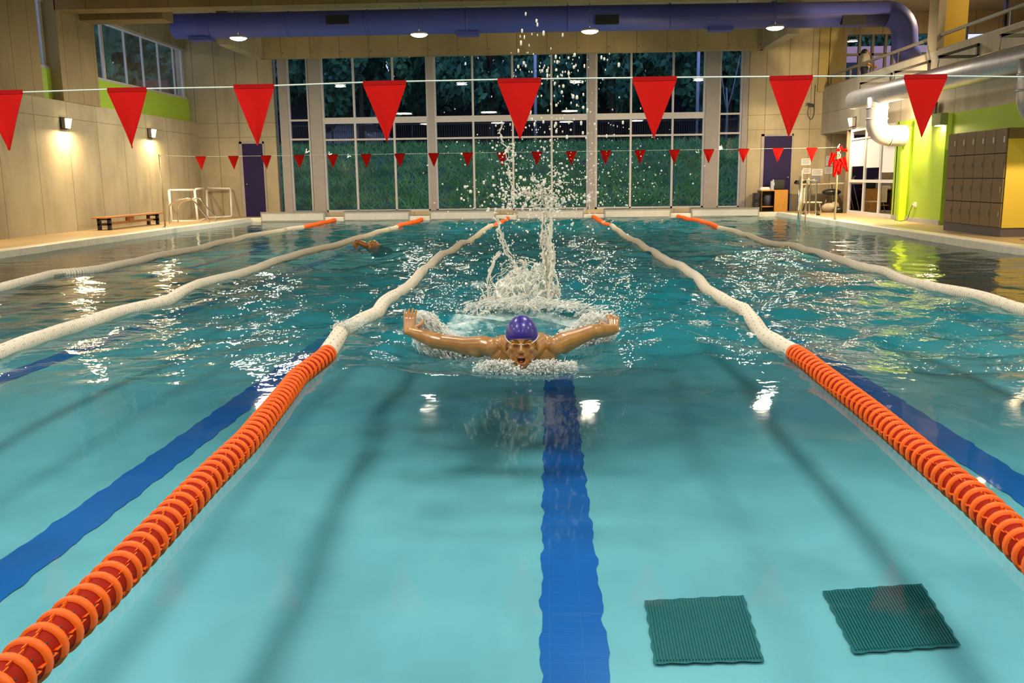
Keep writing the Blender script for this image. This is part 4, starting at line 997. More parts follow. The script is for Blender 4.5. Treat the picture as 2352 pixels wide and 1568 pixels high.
# image-left arm
eL, wL_ = sp(1018, 786, 5.03), sp(944, 763, 5.12)
chain(b, [(shL, .056), (shL.lerp(eL, .22)+Vector((0, 0, .010)), .058), (shL.lerp(eL, .55)+Vector((0, 0, -.004)), .053), (shL.lerp(eL, .85), .047), (eL, .046)])
chain(b, [(eL, .046), (eL.lerp(wL_, .28)+Vector((0, 0, -.006)), .050), (eL.lerp(wL_, .6), .043), (eL.lerp(wL_, .85), .034), (wL_, .029)])
capsule(b, shL.lerp(eL, .3)+Vector((0, -.01, -.022)), .043, shL.lerp(eL, .75)+Vector((0, 0, -.018)), .036)
hdL = (sp(936, 716, 5.16)-wL_)
hand(b, wL_+Vector((-.012, 0, 0)), hdL+Vector((.02, .06, 0)), (.2, .9, .1), (1, -.25, 0), .12, 1.05)
# image-right arm
eR, wR_ = sp(1358, 762, 5.06), sp(1409, 757, 5.24)
chain(b, [(shR, .057), (shR.lerp(eR, .25)+Vector((0, 0, .008)), .058), (shR.lerp(eR, .6), .053), (shR.lerp(eR, .88), .047), (eR, .045)])
capsule(b, shR.lerp(eR, .3)+Vector((0, 0, -.024)), .043, shR.lerp(eR, .75)+Vector((0, 0, -.014)), .034)
chain(b, [(eR, .045), (eR.lerp(wR_, .25)+Vector((.0, -.0, .002)), .046), (eR.lerp(wR_, .65), .040), (wR_, .033)])
hand(b, wR_, sp(1409, 730, 5.34)-wR_, (-.2, .9, .1), (-1, -.2, .1), .6, 1.05)
def face_post(co_):
    iv = tilt.inverted(); M3 = np.array(iv); L = ((co_-np.array(hc)) @ M3.T)/HS; T = np.array(tilt)
    x, y, z = L[:, 0], L[:, 1], L[:, 2]
    fr = (y < -.02)
    m1 = np.exp(-((x/.0165)**2+((z+.081)/.0155)**2)**2)*fr; L[:, 1] += .045*m1          # open mouth
    for s in (-1, 1):
        m2 = np.exp(-(((x-s*.031)/.018)**2+((z+.006)/.011)**2)**1.5)*fr; L[:, 1] += .010*m2   # eye sockets
        m3 = np.exp(-(((x-s*.012)/.004)**2+((z+.049)/.004)**2))*fr; L[:, 1] += .006*m3
    m4 = np.exp(-((x/.004)**2+((z+.053)/.006)**2))*fr; L[:, 1] += .0015*m4
    return np.array(hc)+(L*HS) @ T.T
body = remesh(b, 'body', .0045, M_skin, SW, 3, face_post)
# cap: shell over the skull
def shell(cx, grow, zcut, n=28, m=16):
    mb = MB(); vs = []
    rx, ry, rz = .079+grow, .098+grow, .099+grow
    for i in range(m+1):
        t_ = (PI*.60)*i/m
        for k in range(n):
            ph = 2*PI*k/n; x, y, z = rx*math.sin(t_)*math.cos(ph), ry*math.sin(t_)*math.sin(ph), rz*math.cos(t_)
            front = max(0, -math.sin(ph)); 
            zmin = .012+.012*front*front
            z2 = z
            if i == m: pass
            vs.append(hp(x, .035+y, max(.035+z, zmin+(i/m)*.001 if .035+z < zmin else .035+z)))
    fs = [(i*n+k, (i+1)*n+k, (i+1)*n+(k+1) % n, i*n+(k+1) % n) for i in range(m) for k in range(n)]
    mb.add(vs, fs, True); return mb
cap = shell(0, .0045, 0).build('swim_cap', M_cap, SW)
sm = cap.modifiers.new('solid', 'SOLIDIFY'); sm.thickness = .002
MB().tube([hp(x_, -.079+.25*x_*x_*9, .0275-abs(x_)*.02) for x_ in [-.07+.01*k for k in range(15)]], .0022, 6).build('cap_rim', M_cap, cap)
gg = empty('goggles', hp(0, -.08, -.004)); gg.parent = SW; go = hp(0, -.08, -.004)
for s in (-1, 1):
    mb = MB(); mb.ell(hp(s*.031, -.0745, -.004)-go, .0195, .011, .0125, 14, 8, tilt); mb.build('gasket', M_gasket, gg)
    mb = MB(); mb.ell(hp(s*.0305, -.0795, -.005)-go, .0150, .010, .0088, 14, 8, tilt); mb.build('lens', M_lens, gg)
    mb = MB(); mb.tube([hp(s*.047, -.066, .000)-go, hp(s*.066, -.040, .010)-go, hp(s*.080, .0, .022)-go, hp(s*.086, .05, .035)-go], .003, 6); mb.build('strap', M_strap, gg)
MB().tube([hp(-.014, -.086, -.002)-go, hp(0, -.0885, .001)-go, hp(.014, -.086, -.002)-go], .0024, 6).build('nose_bridge', M_strap, gg)
for s in (-1, 1):
    MB().tube([hp(s*.012, -.0855, .013), hp(s*.022, -.0865, .0185), hp(s*.034, -.083, .0215), hp(s*.046, -.074, .0175)], [.0018, .0032, .003, .0012], 6).build('eyebrow', M_brow, SW)
MB().ell(hp(0, -.052, -.081), .017, .012, .0155, 14, 8, tilt).build('mouth_cavity', M_mouth, SW)
mb = MB()
for k in range(-2, 3): mb.ell(hp(k*.0055, -.0775+abs(k)*.001, -.0682), .0030, .0028, .0036, 6, 5, tilt)
mb.build('upper_teeth', M_teeth, SW)
MB().ell(hp(0, -.070, -.090), .010, .012, .0045, 10, 6, tilt).build('tongue', M_lip, SW)
MB().tube([hp(-.0195, -.0855, -.071), hp(-.013, -.0895, -.0640), hp(0, -.0915, -.0625), hp(.013, -.0895, -.0640), hp(.0195, -.0855, -.071)], [.001, .0028, .0030, .0028, .001], 8).build('upper_lip', M_lip, SW)
MB().tube([hp(-.0185, -.078, -.093), hp(-.011, -.083, -.0985), hp(0, -.0855, -.1005), hp(.011, -.083, -.0985), hp(.0185, -.078, -.093)], [.001, .0030, .0036, .0030, .001], 8).build('lower_lip', M_lip, SW)
# swim briefs under water
MB().ell(midc+Vector((0, .74, -.13)), .17, .14, .10, 16, 10).build('swim_briefs', M_dark, SW)

# ---- far swimmer (front crawl)
c2 = ony(857, 564, 14.6); S2 = empty('swimmer', (c2.x, 14.6, 0), 'distant front crawl swimmer with bent arm out of the water in the next lane', 'person'); s2 = Vector(S2.location)
def s2p(u, v, y=14.6): return ony(u, v, y)-s2
b = MB(); hh = s2p(857, 564)
b.ell(hh, .095, .10, .085, 14, 10); b.ell(hh+Vector((0, -.05, -.05)), .07, .07, .07); capsule(b, hh+Vector((0, -.13, -.03)), .012, hh+Vector((0, -.10, 0)), .012)
sh = s2p(846, 566, 14.7)
chain(b, [(hh+Vector((.0, .1, -.05)), .07), (hh+Vector((0, .3, -.1)), .13), (hh+Vector((0, .7, -.15)), .11), (hh+Vector((.05, 1.3, -.2)), .06)])
chain(b, [(sh+Vector((.05, .05, -.05)), .07), (s2p(838, 562), .052), (s2p(826, 557), .046), (s2p(820, 556), .042)])
chain(b, [(s2p(818, 556), .044), (s2p(816, 563), .040), (s2p(818, 570), .028)])
capsule(b, s2p(863, 569, 14.7), .07, s2p(874, 571, 14.8), .05)
hand(b, s2p(819, 570), (.5, -.2, -.35), (.5, 0, -.8), (0, -1, 0), .2, .95)
remesh(b, 'body', .011, M_skin2, S2, 3)
mb = MB(); mb.ell(hh+Vector((0, .01, .012)), .099, .104, .083, 14, 10); mb.build('swim_cap', flat('cap_tan', (.45, .25, .08), .3, coat=.5), S2)

# ---- people behind glass
def person(name, base, label, shirt, facing, h=1.72, arm=None, trouser=M_jeans, seated=False):
    o = empty(name, base, label, 'person', rz=facing); k = h/1.75; b = MB()
    b.ell((0, 0, 1.62*k), .075, .095, .115, 14, 10); b.ell((0, -.05, 1.56*k), .055, .06, .06); b.ell((0, -.10, 1.60*k), .012, .018, .02)
    chain(b, [((0, .01, 1.52*k), .055), ((0, .01, 1.42*k), .06)])
    for s in (-1, 1):
        sh_ = Vector((s*.18, 0, 1.40*k)); el = Vector((s*.25, .03, 1.12*k)); wr = Vector((s*.20, -.15, .95*k)) if not arm else Vector((s*.14, -.33, 1.12*k))
        chain(b, [(sh_, .055), (el, .043), (wr, .028)]); hand(b, wr, wr-el, (-s, 0, -.2), (0, -.6, .6), .3)
        chain(b, [((s*.09, 0, .90*k), .085), ((s*.10, 0, .50*k), .06), ((s*.10, .02, .10*k), .045)]); capsule(b, (s*.10, .03, .04), .04, (s*.11, -.16, .03), .03)
    chain(b, [((0, 0, 1.38*k), .11), ((0, 0, 1.1*k), .12), ((0, 0, .92*k), .12)])
    remesh(b, 'body', .012, M_skin2, o, 3)
    b = MB(); chain(b, [((-.17, 0, 1.39*k), .068), ((.17, 0, 1.39*k), .068)]); chain(b, [((0, 0, 1.38*k), .135), ((0, 0, 1.1*k), .14), ((0, 0, .90*k), .145)])
    for s in (-1, 1):
        chain(b, [((s*.10, 0, 1.3*k), .11), ((s*.08, 0, .95*k), .11)]); chain(b, [((s*.18, 0, 1.39*k), .068), ((s*.25, .03, 1.13*k), .055)])
    remesh(b, 'shirt', .014, shirt, o, 3)
    b = MB()
    for s in (-1, 1): chain(b, [((s*.08, 0, .92*k), .105), ((s*.10, 0, .50*k), .075), ((s*.10, .02, .10), .06)])
    remesh(b, 'trousers', .014, trouser, o, 3)
    b = MB(); b.ell((0, .015, 1.655*k), .083, .098, .098, 14, 10); b.build('hair', M_hair, o); return o
pp_ = ony(1984, 180, 24.2); zt_ = ony(1984, 117, 24.2).z
person('spectator', (pp_.x, 24.2, 3.42), 'spectator in a grey shirt with dark hair standing behind the gallery glass', M_shirt, 1.2, (zt_-3.42)/1.0)
pq = onx(2028, 440, 8.5)
person('attendant', (8.5, pq.y, ZD), 'person in an orange shirt standing inside the glazed office', M_oshirt, -1.2, 1.68, True)
o = empty('office_stool', (8.45, 22.0, ZD), 'pale stool inside the glazed office, seen through the middle door', 'stool')
MB().lathe([(.001, .62), (.2, .62), (.2, .65), (.001, .65)], (0, 0, 0)).build('seat', flat('stool_seat', (.5, .36, .16), .5), o)
for a in range(4): MB().tube([(.1*math.cos(a*PI/2), .1*math.sin(a*PI/2), .62), (.22*math.cos(a*PI/2), .22*math.sin(a*PI/2), 0)], .012, 6).build('leg', M_steel, o)

# ------------------------------------------------------------------ splash
rs = random.Random(21)
ICO = None
def ico(b, c, r, st=(1, 1, 1), sub=0):
    t_ = 1.618; V_ = [(-1, t_, 0), (1, t_, 0), (-1, -t_, 0), (1, -t_, 0), (0, -1, t_), (0, 1, t_), (0, -1, -t_), (0, 1, -t_), (t_, 0, -1), (t_, 0, 1), (-t_, 0, -1), (-t_, 0, 1)]
    F_ = [(0, 11, 5), (0, 5, 1), (0, 1, 7), (0, 7, 10), (0, 10, 11), (1, 5, 9), (5, 11, 4), (11, 10, 2), (10, 7, 6), (7, 1, 8), (3, 9, 4), (3, 4, 2), (3, 2, 6), (3, 6, 8), (3, 8, 9), (4, 9, 5), (2, 4, 11), (6, 2, 10), (8, 6, 7), (9, 8, 1)]
    b.add([(c[0]+x*r*.53*st[0], c[1]+y*r*.53*st[1], c[2]+z*r*.53*st[2]) for x, y, z in V_], F_, True)
def strand(b, pxs, y, r0, r1, jit=.012, blobs=.5, step=.018, w_=.0):
    P = [ony(u, v, y) for u, v in pxs]; P = smoothpts(P, 5); tot = sum((P[i+1]-P[i]).length for i in range(len(P)-1)); s = 0
    path = []; rad = []
    for i in range(len(P)-1):
        L = (P[i+1]-P[i]).length; n = max(1, int(L/step))
        for k in range(n):
            f = (s+L*k/n)/tot; p = P[i].lerp(P[i+1], k/n)+Vector((rs.gauss(0, jit), rs.gauss(0, jit*1.2), rs.gauss(0, jit*.6)))
            path.append(p); rad.append((r0+(r1-r0)*f)*rs.uniform(.35, 1.25))
            if rs.random() < blobs: ico(b, p+Vector((rs.gauss(0, jit*2.2), rs.gauss(0, jit*2), rs.gauss(0, jit*2))), rs.uniform(.35, 1.0)*max(r0, r1)*.8, (1, 1, rs.uniform(.8, 1.8)))
        s += L
    b.tube(path, rad, 6)
YSP = 7.0
sb = MB()
col_px = [(1252, 700), (1258, 660), (1256, 600), (1254, 560), (1257, 520), (1256, 480), (1262, 455)]
for _ in range(9):
    dx = rs.gauss(0, 5); strand(sb, [(u+dx+rs.gauss(0, 3.5), v) for u, v in col_px[:rs.randint(5, 7)]], YSP+rs.gauss(0, .06), .014, .006, .008, .8)
for _ in range(4): strand(sb, [(1262+rs.gauss(0, 4), 640), (1270+rs.gauss(0, 3), 600), (1272+rs.gauss(0, 3), 560)], YSP, .010, .004, .008, .6)
for px in ([(1120, 690), (1122, 650), (1135, 610), (1148, 580)], [(1150, 535), (1152, 552), (1165, 580), (1180, 605)], [(1143, 500), (1148, 530), (1160, 560), (1178, 590)], [(1118, 690), (1105, 660)], [(1195, 595), (1205, 610), (1210, 640)],
           [(1148, 582), (1137, 590), (1128, 620), (1118, 650)], [(1180, 604), (1190, 620), (1200, 650), (1222, 690)], [(1235, 700), (1240, 670), (1250, 640)], [(1262, 690), (1270, 665), (1262, 640)], [(1275, 680), (1284, 655), (1272, 625), (1265, 600)]):
    for _ in range(2): strand(sb, [(u+rs.gauss(0, 2), v+rs.gauss(0, 2)) for u, v in px], YSP+rs.gauss(0, .08), .010, .005, .007, .7)
# dome-shaped churned mass: net of strands arching from left base to the column
for _ in range(24):
    a = rs.uniform(0, 1); u0 = 1085+rs.uniform(0, 60); u1 = 1195+rs.uniform(0, 75); top = rs.uniform(600, 680); 
    strand(sb, [(u0, 705+rs.uniform(-10, 10)), (u0*.7+u1*.3, (705+top)/2+rs.gauss(0, 8)), (u0*.35+u1*.65, top+rs.gauss(0, 6)), (u1, top+rs.uniform(10, 70))], YSP+rs.gauss(0, .14), .0052, .0026, .014, .75, .022)
for _ in range(12):
    u0 = rs.uniform(1060, 1350); v0 = 735-30*math.sin((u0-1040)/380*PI)+rs.gauss(0, 6); strand(sb, [(u0, v0), (u0+rs.gauss(14, 8), v0-rs.uniform(4, 18)), (u0+rs.gauss(28, 8), v0+rs.gauss(0, 5))], 6.6-.35*abs((u0-1230)/190), .009, .004, .008, .6)
sb.build('water_splash', M_spray, None, 'tall white water splash kicked up behind the swimmer', 'splash', kind='stuff')
# dome of churned water under the strands
def web_mat():
    m, t = new_mat('water_web'); p = pos(t)
    nz = N(t, 'ShaderNodeTexNoise'); nz.inputs['Scale'].default_value = 9; nz.inputs['Detail'].default_value = 3; t.links.new(p, nz.inputs['Vector'])
    vm = N(t, 'ShaderNodeVectorMath', operation='MULTIPLY_ADD'); t.links.new(nz.outputs['Color'], vm.inputs[0]); vm.inputs[1].default_value = (.14, .14, .14); t.links.new(p, vm.inputs[2])
    v = N(t, 'ShaderNodeTexVoronoi', feature='DISTANCE_TO_EDGE'); v.inputs['Scale'].default_value = 14; t.links.new(vm.outputs[0], v.inputs['Vector'])
    web = mathn(t, 'SUBTRACT', 1.0, ramp(t, v.outputs['Distance'], .02, .13))
    al = mathn(t, 'MINIMUM', mathn(t, 'ADD', mathn(t, 'MULTIPLY', web, .70), mathn(t, 'MULTIPLY', ramp(t, nz.outputs['Fac'], .35, .7), .30)), .95)
    b_ = N(t, 'ShaderNodeBsdfPrincipled'); b_.inputs['Base Color'].default_value = (.88, .87, .80, 1); b_.inputs['Roughness'].default_value = .15
    tr = N(t, 'ShaderNodeBsdfTransparent'); tr.inputs[0].default_value = (.92, .97, .97, 1); c_ = N(t, 'ShaderNodeMixShader'); t.links.new(al, c_.inputs[0]); t.links.new(tr.outputs[0], c_.inputs[1]); t.links.new(b_.outputs[0], c_.inputs[2])
    o_ = N(t, 'ShaderNodeOutputMaterial'); t.links.new(c_.outputs[0], o_.inputs[0]); return m
dm = MB(); c = ony(1195, 700, YSP); nU, nV = 64, 30
for sc_, ph_ in ((1.0, 0), (.82, 1.7)):
    vs = []
    for i in range(nV+1):
        for k in range(nU+1):
            a = k/nU*2*PI; t_ = i/nV*PI/2*.96; rr_ = sc_*(1+.13*math.sin(3*a+3*t_+ph_)+.09*math.sin(7*a+5*t_+ph_)+.06*math.sin(13*a-9*t_))
            lean = .12*math.sin(t_)+.03*math.sin(6*t_+ph_)
            top = 1+.25*math.exp(-((a-.2)/.7)**2)+.25*math.exp(-((a-2*PI-.2)/.7)**2)
            vs.append((c.x-.04+.27*math.cos(a)*math.cos(t_)**.8*rr_+lean, YSP-.20*math.sin(a)*math.cos(t_)*rr_, -.03+.36*math.sin(t_)*rr_*top*(.88+.12*math.sin(4*a+ph_))))
    dm.add(vs, [(i*(nU+1)+k, i*(nU+1)+k+1, (i+1)*(nU+1)+k+1, (i+1)*(nU+1)+k) for i in range(nV) for k in range(nU)], True)
o = dm.build('churned_water', web_mat(), None, 'dome of thin webbed water at the foot of the splash', 'splash', kind='stuff')
# droplets
db = MB()
def drop(u, v, y, px, stretch=1.0):
    p = ony(u, v, y)
    if p.z < hgt(p.x, p.y): return
    r = px/2*(y-CY)/FPX; ico(db, p, r, (rs.uniform(.8, 1.2), 1, stretch*rs.uniform(.9, 1.3)))
for _ in range(430):   # broad cloud
    u = rs.gauss(1225, 85); v = rs.gauss(430, 75)
    if 250 < v < 620: drop(u, v, rs.uniform(6.3, 7.6), rs.choice((2, 2, 2.5, 3, 3, 3.5, 4, 5.5)))
for _ in range(240): drop(rs.gauss(1225, 70), rs.gauss(455, 26), rs.uniform(6.6, 7.3), rs.choice((2.5, 3, 4, 5, 6, 8)))
for _ in range(170): drop(rs.gauss(1290, 62), rs.uniform(120, 330), rs.uniform(6.4, 7.4), rs.choice((2, 2.5, 3, 3.5, 5, 6)), 1.6)
for _ in range(70): drop(rs.gauss(1170, 9), rs.uniform(330, 480), rs.uniform(6.8, 7.2), rs.choice((3, 4, 5, 6)))
for _ in range(260): drop(rs.gauss(1390, 100), rs.gauss(420, 50), rs.uniform(6.2, 7.5), rs.choice((1.6, 2, 2.5, 3, 4)))
for _ in range(260): drop(rs.gauss(1190, 110), rs.uniform(500, 720), rs.uniform(6.0, 7.4), rs.choice((2, 2.5, 3, 4, 5)))
for _ in range(14): drop(rs.gauss(1215, 35), rs.uniform(20, 130), rs.uniform(6.8, 7.2), rs.choice((3, 4, 5)), 2.2)
for _ in range(60): u = rs.choice((rs.gauss(1165, 14), rs.gauss(1272, 22))); drop(u, rs.uniform(330, 460), 7.0, rs.choice((3, 4, 5, 6)))
for _ in range(300): drop(rs.gauss(1200, 170), rs.uniform(640, 800), rs.uniform(5.0, 6.6), rs.choice((1.5, 2, 2.5, 3)))
for _ in range(60): drop(rs.gauss(1440, 30), rs.gauss(680, 18), 6.4, rs.choice((2, 3, 4)))
for _ in range(60): drop(rs.gauss(800, 25), rs.gauss(730, 16), 5.9, rs.choice((2, 3, 4)))
db.build('spray_drops', M_spray, None, 'cloud of flying water droplets above and around the splash', 'spray', kind='stuff')
# long left jet
jb = MB()
for _ in range(2): strand(jb, [(1178+rs.gauss(0, 3), 480), (1176+rs.gauss(0, 3), 430), (1168, 390), (1165, 345), (1150, 310), (1158, 278)], 7.0, .006, .003, .010, .7, .03)
for k in range(26): 
    u, v = rs.gauss(1250, 28), rs.gauss(452, 16); strand(jb, [(u, v), (u+rs.gauss(0, 8), v-rs.uniform(3, 12)), (u+rs.gauss(0, 14), v-rs.uniform(6, 20))], 7.0, .010, .004, .006, .8)
jb.build('water_jet', M_spray, None, 'thin broken jets of water rising in front of the windows', 'splash', kind='stuff')

# froth thrown by the arms: soft clumps of tiny beads and streaks
def froth(name, poly, y, n, label, streak=(0, 0), rmin=.004, rmax=.016, depth=.08, mat=M_froth):
    b = MB(); xs2 = [p[0] for p in poly]; ys2 = [p[1] for p in poly]
    def inside(u, v):
        c_ = False; j = len(poly)-1
        for i in range(len(poly)):
            if (poly[i][1] > v) != (poly[j][1] > v) and u < (poly[j][0]-poly[i][0])*(v-poly[i][1])/(poly[j][1]-poly[i][1])+poly[i][0]: c_ = not c_
            j = i
        return c_
    k = 0
    while k < n:
        u, v = rs.uniform(min(xs2), max(xs2)), rs.uniform(min(ys2), max(ys2))
        if inside(u+rs.gauss(0, 5), v+rs.gauss(0, 5)):
            p = ony(u, v, y+rs.uniform(-depth, depth)); r = rs.uniform(rmin, rmax)
            if streak != (0, 0) and rs.random() < .45:
                q_ = ony(u+streak[0]*rs.uniform(.3, 1.3)+rs.gauss(0, 2), v+streak[1]*rs.uniform(.3, 1.3)+rs.gauss(0, 2), y+rs.uniform(-depth, depth)); b.tube([p, p.lerp(q_, .5), q_], [r*.6, r*.45, r*.12], 5)
            else: ico(b, p, r, (rs.uniform(.8, 1.6), 1, rs.uniform(.7, 1.2)))
            k += 1
    return b.build(name, mat, None, label, 'froth', kind='stuff')
froth('arm_froth', [(945, 714), (975, 712), (1000, 730), (1030, 765), (1060, 780), (1120, 790), (1135, 830), (1080, 832), (1010, 825), (975, 805), (945, 780)], 5.30, 2600, 'white froth thrown up behind the arm on the left of the picture', (20, 24), .002, .010)
froth('arm_froth', [(1285, 770), (1330, 740), (1345, 722), (1380, 714), (1412, 728), (1420, 760), (1390, 800), (1350, 828), (1290, 835), (1270, 800)], 5.42, 2400, 'white froth thrown up behind the arm on the right of the picture', (-18, 24), .002, .010)
froth('chin_froth', [(1085, 846), (1105, 838), (1120, 828), (1150, 826), (1172, 832), (1180, 846), (1212, 848), (1222, 834), (1250, 828), (1275, 836), (1310, 832), (1330, 840), (1318, 852), (1280, 858), (1262, 868), (1225, 864), (1200, 874), (1170, 866), (1150, 858), (1115, 856)], 4.50, 3200, 'white froth pushed up in front of the swimmer chin', (5, -3), .0015, .0065, .08)
froth('wake_froth', [(1030, 735), (1060, 705), (1110, 690), (1180, 686), (1270, 690), (1330, 700), (1420, 720), (1440, 745), (1400, 740), (1300, 715), (1180, 702), (1100, 712), (1060, 735)], 6.75, 1100, 'curved line of white froth breaking behind the swimmer', (18, -6), .002, .010, .15)
froth('rope_froth', [(755, 750), (790, 738), (830, 735), (845, 742), (800, 760), (770, 762)], 5.75, 260, 'small froth breaking over the left lane rope', (12, -6), .002, .007, .08)
froth('side_froth', [(1580, 742), (1590, 737), (1604, 740), (1618, 736), (1630, 742), (1615, 748), (1600, 744), (1590, 748)], 6.0, 110, 'small white ripple crest to the right of the swimmer', (10, 2), .0015, .005, .08)

# ------------------------------------------------------------------ outside
def leaf_mat(name, a, b_):
    m, t = new_mat(name); n = noise(t, 1.3, 3, pos(t)); c_ = mixc(t, ramp(t, n, .3, .7), a, b_)
    bs = N(t, 'ShaderNodeBsdfDiffuse'); tl = N(t, 'ShaderNodeBsdfTranslucent'); t.links.new(c_, bs.inputs[0]); t.links.new(c_, tl.inputs[0])
    mx = N(t, 'ShaderNodeMixShader'); mx.inputs[0].default_value = .3; t.links.new(bs.outputs[0], mx.inputs[1]); t.links.new(tl.outputs[0], mx.inputs[2])
    o_ = N(t, 'ShaderNodeOutputMaterial'); t.links.new(mx.outputs[0], o_.inputs[0]); return m
M_leaf = leaf_mat('tree_leaves', (.045, .15, .12), (.14, .36, .22))
M_leaf2 = leaf_mat('bush_leaves', (.04, .13, .05), (.09, .22, .07))
M_grass = leaf_mat('grass', (.12, .36, .12), (.30, .62, .24))
def slope_z(y, x=0): 
    t_ = min(max((y-27.6)/5.6, 0), 1); return .12+2.18*t_+.12*math.sin(x*1.3+y)*t_*(1-t_)*2
g = MB(); ny_, nx_ = 30, 40; vs = []
for j in range(ny_+1):
    for i in range(nx_+1):
        x = -34+66*i/nx_; y = 25.92+(62-25.92)*(j/ny_)**1.6; vs.append((x, y, slope_z(y, x)-.03))
g.add(vs, [(j*(nx_+1)+i, j*(nx_+1)+i+1, (j+1)*(nx_+1)+i+1, (j+1)*(nx_+1)+i) for j in range(ny_) for i in range(nx_)], True)
def earth():
    m, t = new_mat('ground_earth'); n = noise(t, 1.4, 5, pos(t)); n2 = noise(t, 12, 3, pos(t))
    c_ = mixc(t, ramp(t, n, .42, .6), (.05, .17, .06), (.12, .17, .12)); c_ = mixc(t, mathn(t, 'MULTIPLY', n2, .5), c_, (.03, .06, .03)); bsdf(t, c_, .9); return m
S(g, 'ground', earth())
g = MB(); rg = random.Random(4)
for _ in range(22000):
    x = rg.uniform(-13, 10); y = 27.3+6.6*rg.random()**.9
    if math.sin(x*.9+y*1.7)+math.sin(x*2.3-y)+rg.gauss(0, .5) < -1.9: continue
    z = slope_z(y, x)-.03; s_ = rg.uniform(.10, .30)*(1 if y > 28 else .6); a = rg.uniform(0, PI); dx, dy = math.cos(a)*.03, math.sin(a)*.03; tx, ty = rg.gauss(0, .09), rg.gauss(-.03, .08)
    g.add([(x-dx, y-dy, z), (x+dx, y+dy, z), (x+tx+dx*.5, y+ty, z+s_*.6), (x+tx*1.8, y+ty*1.8, z+s_)], [(0, 1, 2), (0, 2, 3)])
g.build('slope_grass', M_grass, None, 'green overgrown grass bank outside the far windows', 'grass', kind='stuff')
def crown_mesh(seed, n, rx, rz, leaf, mat, name='crown'):
    r_ = random.Random(seed); b = MB(); cl = []
    for _ in range(26):
        a = r_.uniform(0, 2*PI); t_ = math.acos(r_.uniform(-.8, 1)); q_ = r_.uniform(.45, .95); cl.append((rx*q_*math.sin(t_)*math.cos(a), rx*q_*math.sin(t_)*math.sin(a), rz*q_*math.cos(t_), r_.uniform(.22, .42)*rx))
    for i in range(n):
        c_ = cl[i % len(cl)]; a = r_.uniform(0, 2*PI); t_ = math.acos(r_.uniform(-1, 1)); q_ = r_.uniform(.6, 1.05)*c_[3]
        p = Vector((c_[0]+q_*math.sin(t_)*math.cos(a), c_[1]+q_*math.sin(t_)*math.sin(a), c_[2]+q_*math.cos(t_)*.8)); s_ = leaf*r_.uniform(.6, 1.3)
        u = Vector((r_.gauss(0, 1), r_.gauss(0, 1), r_.gauss(0, .6))).normalized(); v_ = u.cross(Vector((r_.gauss(0, 1), r_.gauss(0, 1), r_.gauss(0, 1)))).normalized()
        b.add([p-u*s_, p+v_*s_*.5, p+u*s_, p-v_*s_*.5], [(0, 1, 2, 3)])
    o = b.build(name, mat); me = o.data; D.objects.remove(o); return me
CM = [crown_mesh(s, 4200, 1.0, 1.0, .075, M_leaf) for s in (1, 2, 3)]
BM_ = [crown_mesh(s, 900, 1.0, .8, .10, M_leaf2) for s in (5, 6)]
def tree(x, y, gz, h, r_, k, label, group='trees beyond the far windows', cat='tree', low=.25):
    o = empty('tree', (x, y, gz), label, cat, group)
    tk = MB(); rr_ = random.Random(int(x*10)); top = h-r_*.9
    tk.tube([(0, 0, -.1), (rr_.gauss(0, .06), 0, top*.5), (rr_.gauss(0, .12), rr_.gauss(0, .1), top), (0, 0, h-r_*.4)], [.12, .09, .07, .03], 8)
    for a in (0, 2.1, 4.2): tk.tube([(0, 0, top*.6), (math.cos(a)*r_*.35, math.sin(a)*r_*.35, top+.2*r_), (math.cos(a)*r_*.6, math.sin(a)*r_*.6, h-r_*.3)], [.06, .04, .015], 6)
    tk.build('trunk', M_bark, o)
    c_ = D.objects.new('crown', CM[k % 3]); COL.objects.link(c_); c_.parent = o; c_.location = (0, 0, h*.58); c_.scale = (r_, r_, h*.46); c_.rotation_euler = (0, 0, x)
    return o
tspec = [(-12.5, 36.5, 7.6, 2.3, 0, 'behind the narrow left side window'), (-9.6, 38, 8.2, 2.5, 1, 'behind the left bay of the big window'), (-7.4, 36, 6.6, 1.9, 2, 'at the left bay, the shorter one with a thin trunk'), (-4.9, 38.5, 8.4, 2.6, 0, 'left of the splash, behind the fence'),
         (-2.3, 36.8, 7.2, 2.1, 1, 'directly behind the falling spray on its left'), (.4, 38.6, 8.4, 2.5, 2, 'centre of the big window above the splash'), (2.6, 36.6, 7.0, 1.9, 0, 'right of the splash near the wide mullion'), (5.0, 38.4, 8.2, 2.4, 1, 'behind the right bay of the big window'),
         (7.3, 36.4, 7.2, 2.0, 2, 'at the right end of the big window'), (9.8, 37.5, 8.0, 2.4, 0, 'behind the narrow right side window')]
for x, y, h, r_, k, ll in tspec: tree(x, y, slope_z(y, x), h, r_, k, 'dark leafy tree %s' % ll)
for i, (x, ll) in enumerate(((-14.5, 'left'), (-11, 'left centre'), (-6.8, 'centre left'), (-1.0, 'centre'), (3.8, 'centre right'), (8.8, 'right'), (13, 'far right'))):
    tree(x, 43.5+(i % 2), 2.3, 10.8, 3.3, i, 'tall dark tree in the back row outside, at the %s' % ll, 'back row of trees')
for x, y, s_, ll in ((-9.25, 27.6, .42, 'small round bush outside the narrow left side window'), (8.5, 30, .6, 'low bush on the bank outside at the right')):
    o = empty('bush', (x, y, slope_z(y, x)), ll, 'bush'); c_ = D.objects.new('foliage', BM_[0]); COL.objects.link(c_); c_.parent = o; c_.location = (0, 0, s_*.8+.4); c_.scale = (s_, s_, s_); MB().tube([(0, 0, 0), (0, 0, .5)], .02, 6).build('stem', M_bark, o)
